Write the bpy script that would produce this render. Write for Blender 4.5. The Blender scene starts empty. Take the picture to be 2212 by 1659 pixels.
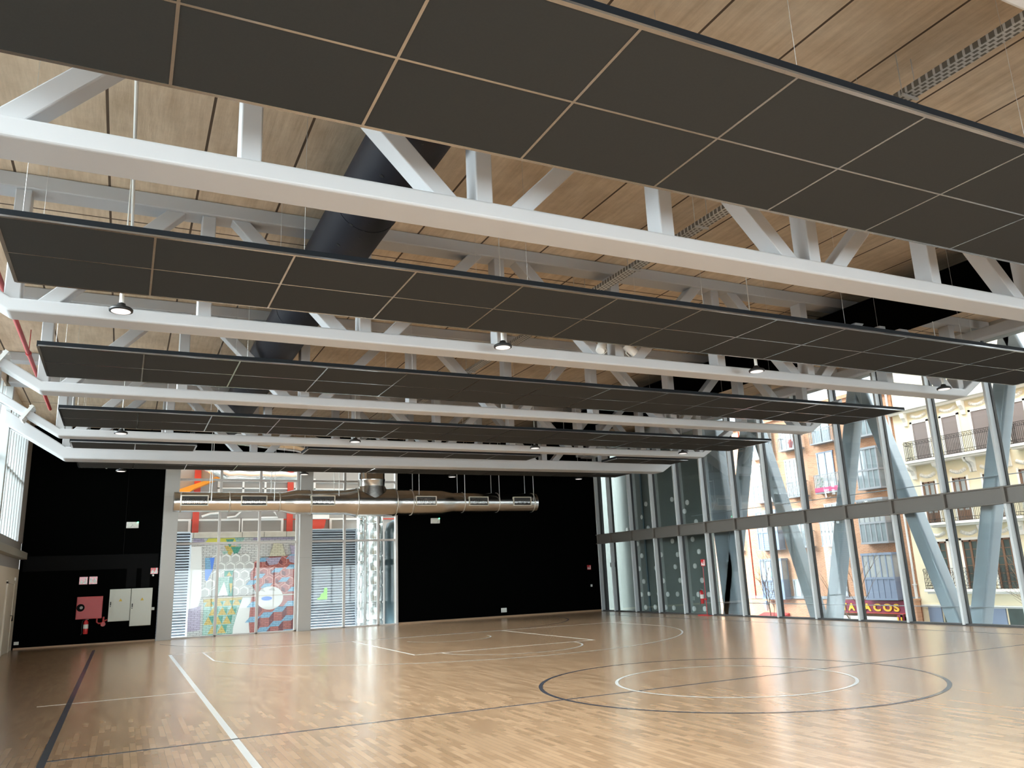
import bpy, bmesh, math, random
from mathutils import Vector, Matrix
random.seed(7)
PI = math.pi
SC = bpy.context.scene
COL = SC.collection

# ------------------------------------------------------------------ camera
CAM_H = 1.72
yaw, pitch, roll = 0.45590055, 0.2369893, -0.04151217
f = Vector((math.sin(yaw)*math.cos(pitch), math.cos(yaw)*math.cos(pitch), math.sin(pitch)))
r0 = Vector((math.cos(yaw), -math.sin(yaw), 0)); u0 = r0.cross(f)
rr = math.cos(roll)*r0 + math.sin(roll)*u0
uu = -math.sin(roll)*r0 + math.cos(roll)*u0
cd = bpy.data.cameras.new('camera'); cam = bpy.data.objects.new('camera', cd); COL.objects.link(cam)
cd.sensor_fit = 'HORIZONTAL'; cd.sensor_width = 36; cd.lens = 36*1710.28/2212
cd.clip_start = 0.05; cd.clip_end = 500
cam.matrix_world = Matrix(((rr.x, uu.x, -f.x, 0), (rr.y, uu.y, -f.y, 0), (rr.z, uu.z, -f.z, CAM_H), (0, 0, 0, 1)))
SC.camera = cam
# ------------------------------------------------------------------ world, exposure
SKY_BASE = 0.255
SKY_GLOWS = [((1.0, 0.0, 0.6), 8, 3.2), ((0.1, -1.0, -0.28), 10, 3.6), ((-1.0, 0.16, 0.55), 10, 19.5)]
W = bpy.data.worlds.new('overcast_sky'); SC.world = W; W.use_nodes = True
bg = W.node_tree.nodes['Background']; bg.inputs[0].default_value = (0.88, 0.95, 1.0, 1)
# overcast sky, brighter in three broad veiled patches: over the street, behind the camera, over the left side
_n = W.node_tree.nodes.new; _l = W.node_tree.links.new
_tc = _n('ShaderNodeTexCoord'); _acc = None
for _dir, _pow, _str in SKY_GLOWS:
    _dt = _n('ShaderNodeVectorMath'); _dt.operation = 'DOT_PRODUCT'; _dt.inputs[1].default_value = Vector(_dir).normalized(); _l(_tc.outputs['Generated'], _dt.inputs[0])
    _mx = _n('ShaderNodeMath'); _mx.operation = 'MAXIMUM'; _mx.inputs[1].default_value = 0; _l(_dt.outputs['Value'], _mx.inputs[0])
    _pw = _n('ShaderNodeMath'); _pw.operation = 'POWER'; _pw.inputs[1].default_value = _pow; _l(_mx.outputs[0], _pw.inputs[0])
    _ma = _n('ShaderNodeMath'); _ma.operation = 'MULTIPLY_ADD'; _ma.inputs[1].default_value = _str; _ma.inputs[2].default_value = SKY_BASE; _l(_pw.outputs[0], _ma.inputs[0])
    if _acc: _l(_acc.outputs[0], _ma.inputs[2])
    _acc = _ma
_l(_acc.outputs[0], bg.inputs[1])
SC.view_settings.view_transform = 'Standard'; SC.view_settings.look = 'None'
SC.view_settings.gamma = 1; SC.view_settings.use_curve_mapping = False
SC.view_settings.exposure = 2.72
SC.cycles.max_bounces = 12; SC.cycles.diffuse_bounces = 8; SC.cycles.glossy_bounces = 4
SC.cycles.transparent_max_bounces = 16; SC.cycles.caustics_reflective = False; SC.cycles.caustics_refractive = False
SC.cycles.sample_clamp_indirect = 6

# ------------------------------------------------------------------ materials
def mat(name, color, rough=0.6, metal=0.0, emit=0, spec=0.5, noise=0, nscale=5, coat=0, bump=0, bscale=40):
    m = bpy.data.materials.new(name); m.use_nodes = True
    nt = m.node_tree; b = nt.nodes['Principled BSDF']
    b.inputs['Base Color'].default_value = (*color, 1); b.inputs['Roughness'].default_value = rough
    b.inputs['Metallic'].default_value = metal; b.inputs['Specular IOR Level'].default_value = spec
    b.inputs['Coat Weight'].default_value = coat
    if emit:
        b.inputs['Emission Color'].default_value = (*color, 1); b.inputs['Emission Strength'].default_value = emit
    if noise or bump:
        tc = nt.nodes.new('ShaderNodeTexCoord')
    if noise:
        n = nt.nodes.new('ShaderNodeTexNoise'); n.inputs['Scale'].default_value = nscale; n.inputs['Detail'].default_value = 6
        nt.links.new(tc.outputs['Object'], n.inputs['Vector'])
        mx = nt.nodes.new('ShaderNodeMix'); mx.data_type = 'RGBA'
        mx.inputs['A'].default_value = (*[c*(1-noise) for c in color], 1); mx.inputs['B'].default_value = (*[min(1, c*(1+noise)) for c in color], 1)
        nt.links.new(n.outputs['Fac'], mx.inputs['Factor']); nt.links.new(mx.outputs['Result'], b.inputs['Base Color'])
    if bump:
        n2 = nt.nodes.new('ShaderNodeTexNoise'); n2.inputs['Scale'].default_value = bscale
        nt.links.new(tc.outputs['Object'], n2.inputs['Vector'])
        bp = nt.nodes.new('ShaderNodeBump'); bp.inputs['Strength'].default_value = bump; bp.inputs['Distance'].default_value = 0.02
        nt.links.new(n2.outputs['Fac'], bp.inputs['Height']); nt.links.new(bp.outputs['Normal'], b.inputs['Normal'])
    return m

def brick_mat(name, c1, c2, mortar, axes, bw, rh, ms=0.01, rough=0.85, bias=0.0, noise_amt=0.25, spec=0.3, bumpy=0.3, coat=0, stretch=(1, 1)):
    """brick / stave pattern in the plane of two object axes"""
    m = bpy.data.materials.new(name); m.use_nodes = True; nt = m.node_tree; b = nt.nodes['Principled BSDF']
    tc = nt.nodes.new('ShaderNodeTexCoord'); sp = nt.nodes.new('ShaderNodeSeparateXYZ'); cb = nt.nodes.new('ShaderNodeCombineXYZ')
    nt.links.new(tc.outputs['Object'], sp.inputs[0])
    nt.links.new(sp.outputs[axes[0]], cb.inputs[0]); nt.links.new(sp.outputs[axes[1]], cb.inputs[1])
    br = nt.nodes.new('ShaderNodeTexBrick'); nt.links.new(cb.outputs[0], br.inputs['Vector'])
    br.inputs['Scale'].default_value = 1; br.inputs['Brick Width'].default_value = bw; br.inputs['Row Height'].default_value = rh
    br.inputs['Mortar Size'].default_value = ms; br.inputs['Mortar Smooth'].default_value = 0.2; br.inputs['Bias'].default_value = bias
    br.inputs['Color1'].default_value = (*c1, 1); br.inputs['Color2'].default_value = (*c2, 1); br.inputs['Mortar'].default_value = (*mortar, 1)
    n = nt.nodes.new('ShaderNodeTexNoise'); n.inputs['Scale'].default_value = 0.8; n.inputs['Detail'].default_value = 8
    mp = nt.nodes.new('ShaderNodeMapping'); mp.inputs['Scale'].default_value = (stretch[0], stretch[1], 1)
    nt.links.new(cb.outputs[0], mp.inputs['Vector']); nt.links.new(mp.outputs[0], n.inputs['Vector'])
    rp = nt.nodes.new('ShaderNodeMapRange'); rp.inputs['To Min'].default_value = 1-noise_amt; rp.inputs['To Max'].default_value = 1+noise_amt
    nt.links.new(n.outputs['Fac'], rp.inputs['Value'])
    mx = nt.nodes.new('ShaderNodeVectorMath'); mx.operation = 'SCALE'
    nt.links.new(br.outputs['Color'], mx.inputs[0]); nt.links.new(rp.outputs[0], mx.inputs['Scale'])
    nt.links.new(mx.outputs[0], b.inputs['Base Color'])
    b.inputs['Roughness'].default_value = rough; b.inputs['Specular IOR Level'].default_value = spec; b.inputs['Coat Weight'].default_value = coat
    b.inputs['Coat Roughness'].default_value = 0.2
    if bumpy:
        bp = nt.nodes.new('ShaderNodeBump'); bp.inputs['Strength'].default_value = bumpy; bp.inputs['Distance'].default_value = 0.01; bp.invert = True
        nt.links.new(br.outputs['Fac'], bp.inputs['Height']); nt.links.new(bp.outputs['Normal'], b.inputs['Normal'])
    return m

def glass_mat(name, tint, refl=0.06, rough=0.0):
    m = bpy.data.materials.new(name); m.use_nodes = True; nt = m.node_tree; nt.nodes.clear()
    o = nt.nodes.new('ShaderNodeOutputMaterial'); t = nt.nodes.new('ShaderNodeBsdfTransparent'); g = nt.nodes.new('ShaderNodeBsdfGlossy')
    t.inputs[0].default_value = (*tint, 1); g.inputs['Roughness'].default_value = rough
    fr = nt.nodes.new('ShaderNodeFresnel'); fr.inputs['IOR'].default_value = 1.45
    ad = nt.nodes.new('ShaderNodeMath'); ad.operation = 'MULTIPLY'; ad.inputs[1].default_value = refl/0.06*0.45
    mx = nt.nodes.new('ShaderNodeMixShader')
    nt.links.new(fr.outputs[0], ad.inputs[0]); nt.links.new(ad.outputs[0], mx.inputs[0])
    nt.links.new(t.outputs[0], mx.inputs[1]); nt.links.new(g.outputs[0], mx.inputs[2]); nt.links.new(mx.outputs[0], o.inputs[0])
    return m

def ceiling_mat():
    m = bpy.data.materials.new('board_marked_concrete'); m.use_nodes = True; nt = m.node_tree; b = nt.nodes['Principled BSDF']
    L = nt.links.new; N = nt.nodes.new
    tc = N('ShaderNodeTexCoord'); sp = N('ShaderNodeSeparateXYZ'); L(tc.outputs['Object'], sp.inputs[0])
    mp = N('ShaderNodeMapping'); mp.inputs['Scale'].default_value = (6, 0.5, 1); L(tc.outputs['Object'], mp.inputs['Vector'])
    n = N('ShaderNodeTexNoise'); n.inputs['Scale'].default_value = 1.6; n.inputs['Detail'].default_value = 9; n.inputs['Roughness'].default_value = 0.65; L(mp.outputs[0], n.inputs['Vector'])
    n2 = N('ShaderNodeTexNoise'); n2.inputs['Scale'].default_value = 1.1; n2.inputs['Detail'].default_value = 9; n2.inputs['Roughness'].default_value = 0.7; L(tc.outputs['Object'], n2.inputs['Vector'])
    cr = N('ShaderNodeValToRGB'); cr.color_ramp.elements[0].position = 0.3; cr.color_ramp.elements[0].color = (0.50, 0.37, 0.24, 1)
    cr.color_ramp.elements[1].position = 0.72; cr.color_ramp.elements[1].color = (0.90, 0.75, 0.57, 1)
    mm = N('ShaderNodeMath'); mm.operation = 'MULTIPLY_ADD'; mm.inputs[1].default_value = 0.5
    L(n2.outputs['Fac'], mm.inputs[0]); h = N('ShaderNodeMath'); h.operation = 'MULTIPLY'; h.inputs[1].default_value = 0.5; L(n.outputs['Fac'], h.inputs[0]); L(h.outputs[0], mm.inputs[2])
    L(mm.outputs[0], cr.inputs[0])
    # seams between the planks every 1.187 m in x, first at 0.63
    s = N('ShaderNodeMath'); s.operation = 'SUBTRACT'; s.inputs[1].default_value = 0.63-1.187*20; L(sp.outputs[0], s.inputs[0])
    md = N('ShaderNodeMath'); md.operation = 'MODULO'; md.inputs[1].default_value = 1.187; L(s.outputs[0], md.inputs[0])
    lt = N('ShaderNodeMath'); lt.operation = 'LESS_THAN'; lt.inputs[1].default_value = 0.034; L(md.outputs[0], lt.inputs[0])
    # cross joints over the trusses, every 4.87 m
    s2 = N('ShaderNodeMath'); s2.operation = 'SUBTRACT'; s2.inputs[1].default_value = 13.15-4.87*8; L(sp.outputs[1], s2.inputs[0])
    md2 = N('ShaderNodeMath'); md2.operation = 'MODULO'; md2.inputs[1].default_value = 4.87; L(s2.outputs[0], md2.inputs[0])
    lt2 = N('ShaderNodeMath'); lt2.operation = 'LESS_THAN'; lt2.inputs[1].default_value = 0.035; L(md2.outputs[0], lt2.inputs[0])
    mxx = N('ShaderNodeMath'); mxx.operation = 'MAXIMUM'; L(lt.outputs[0], mxx.inputs[0]); L(lt2.outputs[0], mxx.inputs[1])
    mx = N('ShaderNodeMix'); mx.data_type = 'RGBA'; mx.inputs['B'].default_value = (0.1, 0.065, 0.04, 1)
    L(mxx.outputs[0], mx.inputs['Factor']); L(cr.outputs[0], mx.inputs['A']); L(mx.outputs['Result'], b.inputs['Base Color'])
    bp = N('ShaderNodeBump'); bp.inputs['Strength'].default_value = 0.35; bp.inputs['Distance'].default_value = 0.02; L(n.outputs['Fac'], bp.inputs['Height']); L(bp.outputs[0], b.inputs['Normal'])
    b.inputs['Roughness'].default_value = 0.9
    return m

M = {}
M['concrete'] = ceiling_mat()
M['parquet'] = brick_mat('maple_strip_floor', (0.47, 0.295, 0.172), (0.33, 0.197, 0.109), (0.25, 0.15, 0.083), (1, 0), 0.42, 0.068, 0.0016, rough=0.24, noise_amt=0.14, spec=0.5, bumpy=0.04, coat=0.45, stretch=(0.35, 1.2))
M['steel'] = mat('light_grey_painted_steel', (0.47, 0.475, 0.485), 0.42, noise=0.03, nscale=1.5)
M['tile'] = mat('charcoal_acoustic_tile', (0.043, 0.0435, 0.0415), 0.95, spec=0.08, noise=0.08, nscale=60)
M['tilegrid'] = mat('aluminium_grid_trim', (0.38, 0.37, 0.365), 0.18, metal=0.9)
M['raftside'] = mat('black_raft_edge', (0.006, 0.008, 0.011), 0.6, spec=0.2)
M['blackwall'] = mat('matt_black_paint', (0.0018, 0.0020, 0.0019), 0.9, spec=0.0)
M['blackwall2'] = mat('black_paint_strip', (0.003, 0.003, 0.003), 0.8, spec=0.1)
M['column'] = mat('pale_grey_column_paint', (0.42, 0.41, 0.385), 0.6, noise=0.03, nscale=1)
M['frame'] = mat('pale_window_frame', (0.55, 0.53, 0.51), 0.45)
M['mullion'] = mat('facade_mullion_aluminium', (0.50, 0.53, 0.54), 0.4, noise=0.03, nscale=2)
M['mullionbk'] = mat('facade_gasket', (0.03, 0.03, 0.03), 0.6)
M['spandrel'] = mat('grey_brown_transom', (0.13, 0.118, 0.102), 0.5)
M['glass'] = glass_mat('clear_glazing', (0.96, 0.985, 0.98), 0.05)
M['glasst'] = glass_mat('facade_glazing', (0.95, 0.98, 0.985), 0.05)
M['vcol'] = mat('blue_grey_coated_steel', (0.25, 0.29, 0.315), 0.42, noise=0.05, nscale=1.2)
M['clad'] = mat('grey_green_cladding', (0.15, 0.17, 0.15), 0.6, noise=0.06, nscale=0.7)
M['porthole'] = mat('white_porthole', (0.90, 0.90, 0.86), 0.35)
M['portshade'] = mat('porthole_rim', (0.35, 0.36, 0.33), 0.4)
M['white'] = mat('white_plastic', (0.75, 0.75, 0.72), 0.45)
M['cream'] = mat('cream_wall_paint', (0.66, 0.60, 0.50), 0.65)
M['sill'] = mat('grey_green_sill', (0.33, 0.33, 0.29), 0.5)
M['greyband'] = mat('mid_grey_panel', (0.30, 0.30, 0.295), 0.6)
M['fin'] = mat('pale_window_fin', (0.46, 0.49, 0.49), 0.5)
M['galv'] = mat('galvanised_duct_metal', (0.62, 0.60, 0.57), 0.2, metal=1.0, noise=0.08, nscale=3, bump=0.12, bscale=9)
M['galvrim'] = mat('duct_seam_metal', (0.66, 0.62, 0.56), 0.35, metal=0.9)
M['grille'] = mat('dark_air_grille', (0.035, 0.032, 0.028), 0.5)
M['grilleframe'] = mat('cream_grille_frame', (0.66, 0.62, 0.52), 0.5)
M['blackduct'] = mat('black_duct_metal', (0.010, 0.011, 0.017), 0.55, spec=0.25)
M['tray'] = mat('galvanised_tray', (0.60, 0.60, 0.58), 0.45, metal=0.4)
M['perf'] = brick_mat('perforated_tray_metal', (0.16, 0.15, 0.13), (0.16, 0.15, 0.13), (0.58, 0.58, 0.56), (1, 0), 0.09, 0.066, 0.016, rough=0.5, noise_amt=0.05, bumpy=0)
M['red'] = mat('fire_red_paint', (0.42, 0.035, 0.035), 0.4)
M['redbright'] = mat('extinguisher_red', (0.55, 0.025, 0.03), 0.25, coat=0.4)
M['cab'] = mat('cabinet_grey_paint', (0.52, 0.53, 0.47), 0.5)
M['black'] = mat('black_plastic', (0.01, 0.01, 0.01), 0.5)
M['yellow'] = mat('warning_yellow', (0.55, 0.38, 0.04), 0.5)
M['green'] = mat('green_status_light', (0.05, 0.9, 0.3), 0.4, emit=3)
M['diff'] = mat('emergency_light_lens', (0.72, 0.74, 0.68), 0.3)
M['lens'] = mat('lamp_lens', (0.95, 0.88, 0.86), 0.3, emit=0.13)
M['lwhite'] = mat('white_line_paint', (0.60, 0.58, 0.55), 0.3, coat=0.3)
M['ldark'] = mat('black_line_paint', (0.05, 0.05, 0.06), 0.3, coat=0.3)
M['wood'] = mat('skirting_wood', (0.42, 0.27, 0.16), 0.5)
M['redbrick'] = brick_mat('orange_brickwork', (0.54, 0.26, 0.14), (0.42, 0.185, 0.095), (0.50, 0.36, 0.25), (1, 2), 0.25, 0.07, 0.012, noise_amt=0.14)
M['creamst'] = mat('cream_stucco', (0.80, 0.71, 0.50), 0.85, noise=0.05, nscale=0.8)
M['stone'] = mat('white_stone_ornament', (0.80, 0.785, 0.72), 0.8, noise=0.04, nscale=4)
M['shutter'] = mat('taupe_roller_shutter', (0.21, 0.17, 0.155), 0.6)
M['iron'] = mat('black_wrought_iron', (0.03, 0.022, 0.018), 0.5)
M['woodframe'] = mat('brown_wood_frame', (0.17, 0.085, 0.045), 0.6)
M['alu'] = mat('grey_window_aluminium', (0.26, 0.28, 0.30), 0.4)
M['alub'] = mat('blue_grey_window_panel', (0.19, 0.24, 0.33), 0.4)
M['aluw'] = mat('white_window_aluminium', (0.70, 0.71, 0.70), 0.45)
M['pane'] = mat('reflective_window_pane', (0.20, 0.25, 0.27), 0.06, spec=0.9, noise=0.5, nscale=1.6)
M['panew'] = mat('curtained_window_pane', (0.36, 0.385, 0.38), 0.12, spec=0.8, noise=0.25, nscale=2.5)
M['paned'] = mat('dark_window_pane', (0.06, 0.085, 0.08), 0.08, spec=0.8, noise=0.5, nscale=2)
M['maroon'] = mat('maroon_sign_panel', (0.23, 0.015, 0.055), 0.5)
M['signyel'] = mat('yellow_sign_letters', (0.90, 0.52, 0.03), 0.5)
M['signwhite'] = mat('white_sign_band', (0.75, 0.70, 0.64), 0.5)
M['redaw'] = mat('red_awning_cloth', (0.62, 0.05, 0.05), 0.7)
M['asphalt'] = mat('street_asphalt', (0.16, 0.16, 0.16), 0.9, noise=0.2, nscale=2)
M['paving'] = mat('pale_paving', (0.38, 0.37, 0.35), 0.9, noise=0.1, nscale=2)
M['bark'] = mat('bare_tree_bark', (0.22, 0.16, 0.11), 0.9)
M['leaf'] = mat('plant_leaf', (0.10, 0.22, 0.04), 0.7)
M['terracotta'] = mat('red_flower_pot', (0.5, 0.06, 0.04), 0.7)
M['magenta'] = mat('dark_pink_banner', (0.42, 0.05, 0.14), 0.7)
M['blueb'] = mat('blue_banner_cloth', (0.04, 0.08, 0.35), 0.7)
M['pinkwhite'] = mat('pale_pink_paint', (0.72, 0.66, 0.64), 0.7)
M['louvre'] = mat('blue_grey_louvre', (0.60, 0.66, 0.72), 0.4)
M['louvregap'] = mat('louvre_dark_gap', (0.05, 0.06, 0.08), 0.7)
M['foil'] = mat('crinkled_foil_wrap', (0.74, 0.77, 0.76), 0.2, metal=0.8, bump=0.5, bscale=6)
M['teal'] = mat('dark_teal_pipe', (0.07, 0.12, 0.14), 0.4)
M['orange'] = mat('orange_canopy', (0.85, 0.30, 0.02), 0.6)
M['redpost'] = mat('bright_red_post', (0.50, 0.05, 0.03), 0.5)
M['coping'] = mat('stained_coping_stone', (0.34, 0.32, 0.27), 0.85, noise=0.25, nscale=3)
M['greypan'] = mat('grey_facade_panel', (0.30, 0.30, 0.29), 0.6, noise=0.05, nscale=2)
M['palebrick'] = brick_mat('white_painted_brickwork', (0.40, 0.41, 0.39), (0.34, 0.35, 0.335), (0.16, 0.16, 0.155), (0, 2), 0.28, 0.085, 0.012, noise_amt=0.12)
def paint(name, c): 
    c = tuple(x*0.62 for x in c)
    return brick_mat(name, c, tuple(x*0.88 for x in c), tuple(x*0.5 for x in c), (0, 2), 0.28, 0.085, 0.012, noise_amt=0.1)
MUR = dict(red=paint('mural_red', (0.46, 0.15, 0.13)), dred=paint('mural_dark_red', (0.22, 0.07, 0.08)), blue=paint('mural_sky_blue', (0.24, 0.47, 0.66)),
           dblue=mat('mural_deep_blue', (0.05, 0.14, 0.45), 0.8), green=paint('mural_green', (0.09, 0.36, 0.27)), yel=paint('mural_yellow', (0.62, 0.48, 0.14)),
           lgreen=paint('mural_pale_green', (0.38, 0.60, 0.52)), hexg=mat('mural_shadow_grey', (0.28, 0.29, 0.275), 0.85), hexw=mat('mural_white', (0.44, 0.45, 0.43), 0.85),
           pink=mat('mural_pink', (0.38, 0.18, 0.155), 0.85), purp=paint('mural_lilac', (0.45, 0.40, 0.52)), cream=paint('mural_cream', (0.64, 0.62, 0.46)), olive=mat('mural_olive', (0.38, 0.36, 0.05), 0.8))
M['neon'] = mat('lime_green_paint', (0.25, 0.85, 0.08), 0.6)

# ------------------------------------------------------------------ mesh helpers
class MB:
    def __init__(s): s.v = []; s.f = []; s.m = []; s.mats = []; s.sm = []
    def _mi(s, m):
        if m is None: return 0
        if m not in s.mats: s.mats.append(m)
        return s.mats.index(m)
    def add(s, vs, fs, m=None, smooth=False):
        b = len(s.v); s.v += [tuple(v) for v in vs]; i = s._mi(m)
        for q in fs: s.f.append(tuple(b+k for k in q)); s.m.append(i); s.sm.append(smooth)
        return s
    def box(s, x0, x1, y0, y1, z0, z1, m=None):
        vs = [(x0,y0,z0),(x1,y0,z0),(x1,y1,z0),(x0,y1,z0),(x0,y0,z1),(x1,y0,z1),(x1,y1,z1),(x0,y1,z1)]
        return s.add(vs, [(0,3,2,1),(4,5,6,7),(0,1,5,4),(1,2,6,5),(2,3,7,6),(3,0,4,7)], m)
    def hexa(s, b, t, m=None):      # four bottom points, four top points
        return s.add(list(b)+list(t), [(0,3,2,1),(4,5,6,7),(0,1,5,4),(1,2,6,5),(2,3,7,6),(3,0,4,7)], m)
    def bar(s, p, q, w, h, up=(0, 0, 1), m=None):
        p, q = Vector(p), Vector(q); d = (q-p).normalized(); a = d.cross(Vector(up))
        if a.length < 1e-4: a = d.cross(Vector((1, 0, 0)))
        a.normalize(); c = a.cross(d)
        a = a*w/2; c = c*h/2
        return s.hexa([p-a-c, p+a-c, q+a-c, q-a-c], [p-a+c, p+a+c, q+a+c, q-a+c], m)
    def prism(s, poly, o, du, dv, dn, m=None):   # poly in (u,v), extruded by dn
        o, du, dv, dn = Vector(o), Vector(du), Vector(dv), Vector(dn); n = len(poly)
        a = [o+du*u+dv*v for u, v in poly]; b = [x+dn for x in a]
        return s.add(a+b, [tuple(range(n))[::-1], tuple(range(n, 2*n))]+[(i, (i+1) % n, n+(i+1) % n, n+i) for i in range(n)], m)
    def lathe(s, prof, o, ax, n=24, m=None, smooth=True, caps=True):   # prof: (t along axis, radius)
        o, ax = Vector(o), Vector(ax).normalized(); a = ax.orthogonal().normalized(); c = ax.cross(a)
        vs = []; k = len(prof)
        for t, r in prof:
            for i in range(n):
                g = 2*PI*i/n; vs.append(o+ax*t+(a*math.cos(g)+c*math.sin(g))*r)
        fs = [(j*n+i, j*n+(i+1) % n, (j+1)*n+(i+1) % n, (j+1)*n+i) for j in range(k-1) for i in range(n)]
        s.add(vs, fs, m, smooth)
        if caps:
            s.add(vs[:n], [tuple(range(n))[::-1]], m); s.add(vs[-n:], [tuple(range(n))], m)
        return s
    def cyl(s, p, q, r, n=16, m=None, r2=None):
        p, q = Vector(p), Vector(q); return s.lathe([(0, r), ((q-p).length, r if r2 is None else r2)], p, q-p, n, m)
    def tube(s, pts, r, n=12, m=None):
        pts = [Vector(p) for p in pts]; vs = []; prev = None
        for i, p in enumerate(pts):
            d = (pts[min(i+1, len(pts)-1)]-pts[max(i-1, 0)]).normalized()
            a = (prev - d*prev.dot(d)).normalized() if prev is not None else d.orthogonal().normalized()
            prev = a; c = d.cross(a); rad = r[i] if isinstance(r, (list, tuple)) else r
            vs += [p+(a*math.cos(2*PI*k/n)+c*math.sin(2*PI*k/n))*rad for k in range(n)]
        fs = [(j*n+i, j*n+(i+1) % n, (j+1)*n+(i+1) % n, (j+1)*n+i) for j in range(len(pts)-1) for i in range(n)]
        s.add(vs, fs, m, True); s.add(vs[:n], [tuple(range(n))[::-1]], m); s.add(vs[-n:], [tuple(range(n))], m)
        return s
    def build(s, name, m=None, parent=None, bevel=0, seg=2, loc=None):
        me = bpy.data.meshes.new(name)
        off = Vector(loc) if loc else Vector((0, 0, 0))
        me.from_pydata([tuple(Vector(v)-off) for v in s.v], [], s.f)
        mats = s.mats or [m]
        for x in mats: me.materials.append(x if x else m)
        me.polygons.foreach_set('material_index', s.m); me.polygons.foreach_set('use_smooth', s.sm)
        bm = bmesh.new(); bm.from_mesh(me); bmesh.ops.recalc_face_normals(bm, faces=bm.faces); bm.to_mesh(me); bm.free()
        o = bpy.data.objects.new(name, me); COL.objects.link(o); o.location = off
        if parent:
            o.parent = parent
            o.location = off - world_of(parent)
        if bevel:
            b = o.modifiers.new('bevel', 'BEVEL'); b.width = bevel; b.segments = seg; b.limit_method = 'ANGLE'; b.harden_normals = False
        return o
def world_of(o):
    v = Vector(o.location)
    while o.parent: o = o.parent; v += Vector(o.location)
    return v
def tag(o, label=None, cat=None, group=None, kind=None):
    if label: o['label'] = label
    if cat: o['category'] = cat
    if group: o['group'] = group
    if kind: o['kind'] = kind
    return o
def empty(name, loc, label, cat, group=None):
    o = bpy.data.objects.new(name, None); COL.objects.link(o); o.location = loc; o.empty_display_size = 0.2
    return tag(o, label, cat, group)
def struct(name, mb, m, parent=None, bevel=0):
    o = mb.build(name, m, parent, bevel)
    if not parent: o['kind'] = 'structure'
    return o
def copy_tree(o, parent=None, loc=None):
    c = o.copy(); COL.objects.link(c); c.parent = parent
    if loc is not None: c.location = loc
    for ch in list(o.children): copy_tree(ch, c)
    return c
def text_mesh(name, s, size, m, parent, origin, xdir, ydir, extrude=0.01, offset=0.0, squeeze=1.0):
    cu = bpy.data.curves.new(name, 'FONT'); cu.body = s; cu.size = size; cu.extrude = extrude; cu.offset = offset; cu.align_x = 'LEFT'
    t = bpy.data.objects.new(name, cu); COL.objects.link(t)
    dg = bpy.context.evaluated_depsgraph_get(); me = bpy.data.meshes.new_from_object(t.evaluated_get(dg))
    bpy.data.objects.remove(t)
    xd, yd = Vector(xdir).normalized(), Vector(ydir).normalized(); zd = xd.cross(yd)
    og = Vector(origin); pw = world_of(parent)
    for v in me.vertices:
        p = og + xd*v.co.x*squeeze + yd*v.co.y + zd*v.co.z - pw
        v.co = p
    me.materials.clear(); me.materials.append(m)
    o = bpy.data.objects.new(name, me); COL.objects.link(o); o.parent = parent
    return o

# ================================================================== ROOM SHELL
XL, XR, YB, YF, ZC = -3.13, 19.75, 31.8, -7.0, 7.5
floor = struct('floor', MB().box(XL-0.3, XR+0.02, YF, YB+0.02, -0.3, 0), M['parquet'])
ceil = struct('ceiling', MB().box(XL-0.5, XR+0.5, YF, YB+0.3, ZC, ZC+0.3), M['concrete'])
MB().box(XL-0.5, XR+0.5, YF-0.3, YB+0.3, ZC+0.3, 27.0).build('upper_light_blocker', M['redbrick'], ceil)  # unseen mass added above the hall to keep sky light off the houses and courtyard
# court lines painted on the floor
LW = 0.05
def strip(name, m, segs):
    b = MB()
    for x0, x1, y0, y1 in segs: b.box(x0, x1, y0, y1, 0.0002, 0.0022)
    return b.build(name, m, floor)
def arc(name, m, cx, cy, r, a0, a1, w=LW, extra=()):
    n = max(16, int(abs(a1-a0)/PI*64)); b = MB(); vs = []; fs = []
    for i in range(n+1):
        a = a0+(a1-a0)*i/n
        for q in (r-w/2, r+w/2): vs.append((cx+q*math.cos(a), cy+q*math.sin(a), 0.0025))
    for i in range(n): fs.append((2*i, 2*i+1, 2*i+3, 2*i+2))
    b.add(vs, fs)
    for x0, x1, y0, y1 in extra: b.box(x0, x1, y0, y1, 0.0002, 0.0022)
    return b.build(name, m, floor)
strip('black_sideline', M['ldark'], [(-0.67, -0.59, YF, 28.7)])
strip('black_sideline', M['ldark'], [(17.94, 18.02, YF, 28.7)])
strip('black_halfway_line', M['ldark'], [(-0.59, 17.94, 10.34, 10.39)])
arc('black_center_circle', M['ldark'], 8.7, 10.36, 3.0, 0, 2*PI, 0.06)
strip('white_sideline', M['lwhite'], [(1.27, 1.35, YF, 24.4)])
strip('white_baseline', M['lwhite'], [(1.35, 16.2, 24.36, 24.41)])
strip('white_bench_line', M['lwhite'], [(-1.08, 1.27, 15.34, 15.38)])
arc('white_center_circle', M['lwhite'], 8.7, 10.36, 1.8, 0, 2*PI)
th = math.asin(1.4/6.75)
arc('white_three_point_line', M['lwhite'], 8.75, 22.8, 6.75, PI+th, 2*PI-th, LW, [(2.12, 2.17, 21.4, 24.36), (15.33, 15.38, 21.4, 24.36)])
arc('white_free_throw_line', M['lwhite'], 8.75, 18.6, 1.8, PI, 2*PI, LW, [(6.3, 11.2, 18.58, 18.63), (6.28, 6.33, 18.58, 24.36), (11.17, 11.22, 18.58, 24.36)])
arc('white_no_charge_arc', M['lwhite'], 8.75, 22.8, 1.25, PI, 2*PI)
arc('black_goal_area_line', M['ldark'], 10.2, 30.4, 6.0, -PI/2, -0.15, LW, [(7.2, 10.2, 24.37+0.1, 24.42+0.1)])
arc('black_goal_area_line', M['ldark'], 7.2, 30.4, 6.0, PI+0.15, 1.5*PI, LW)

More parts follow.
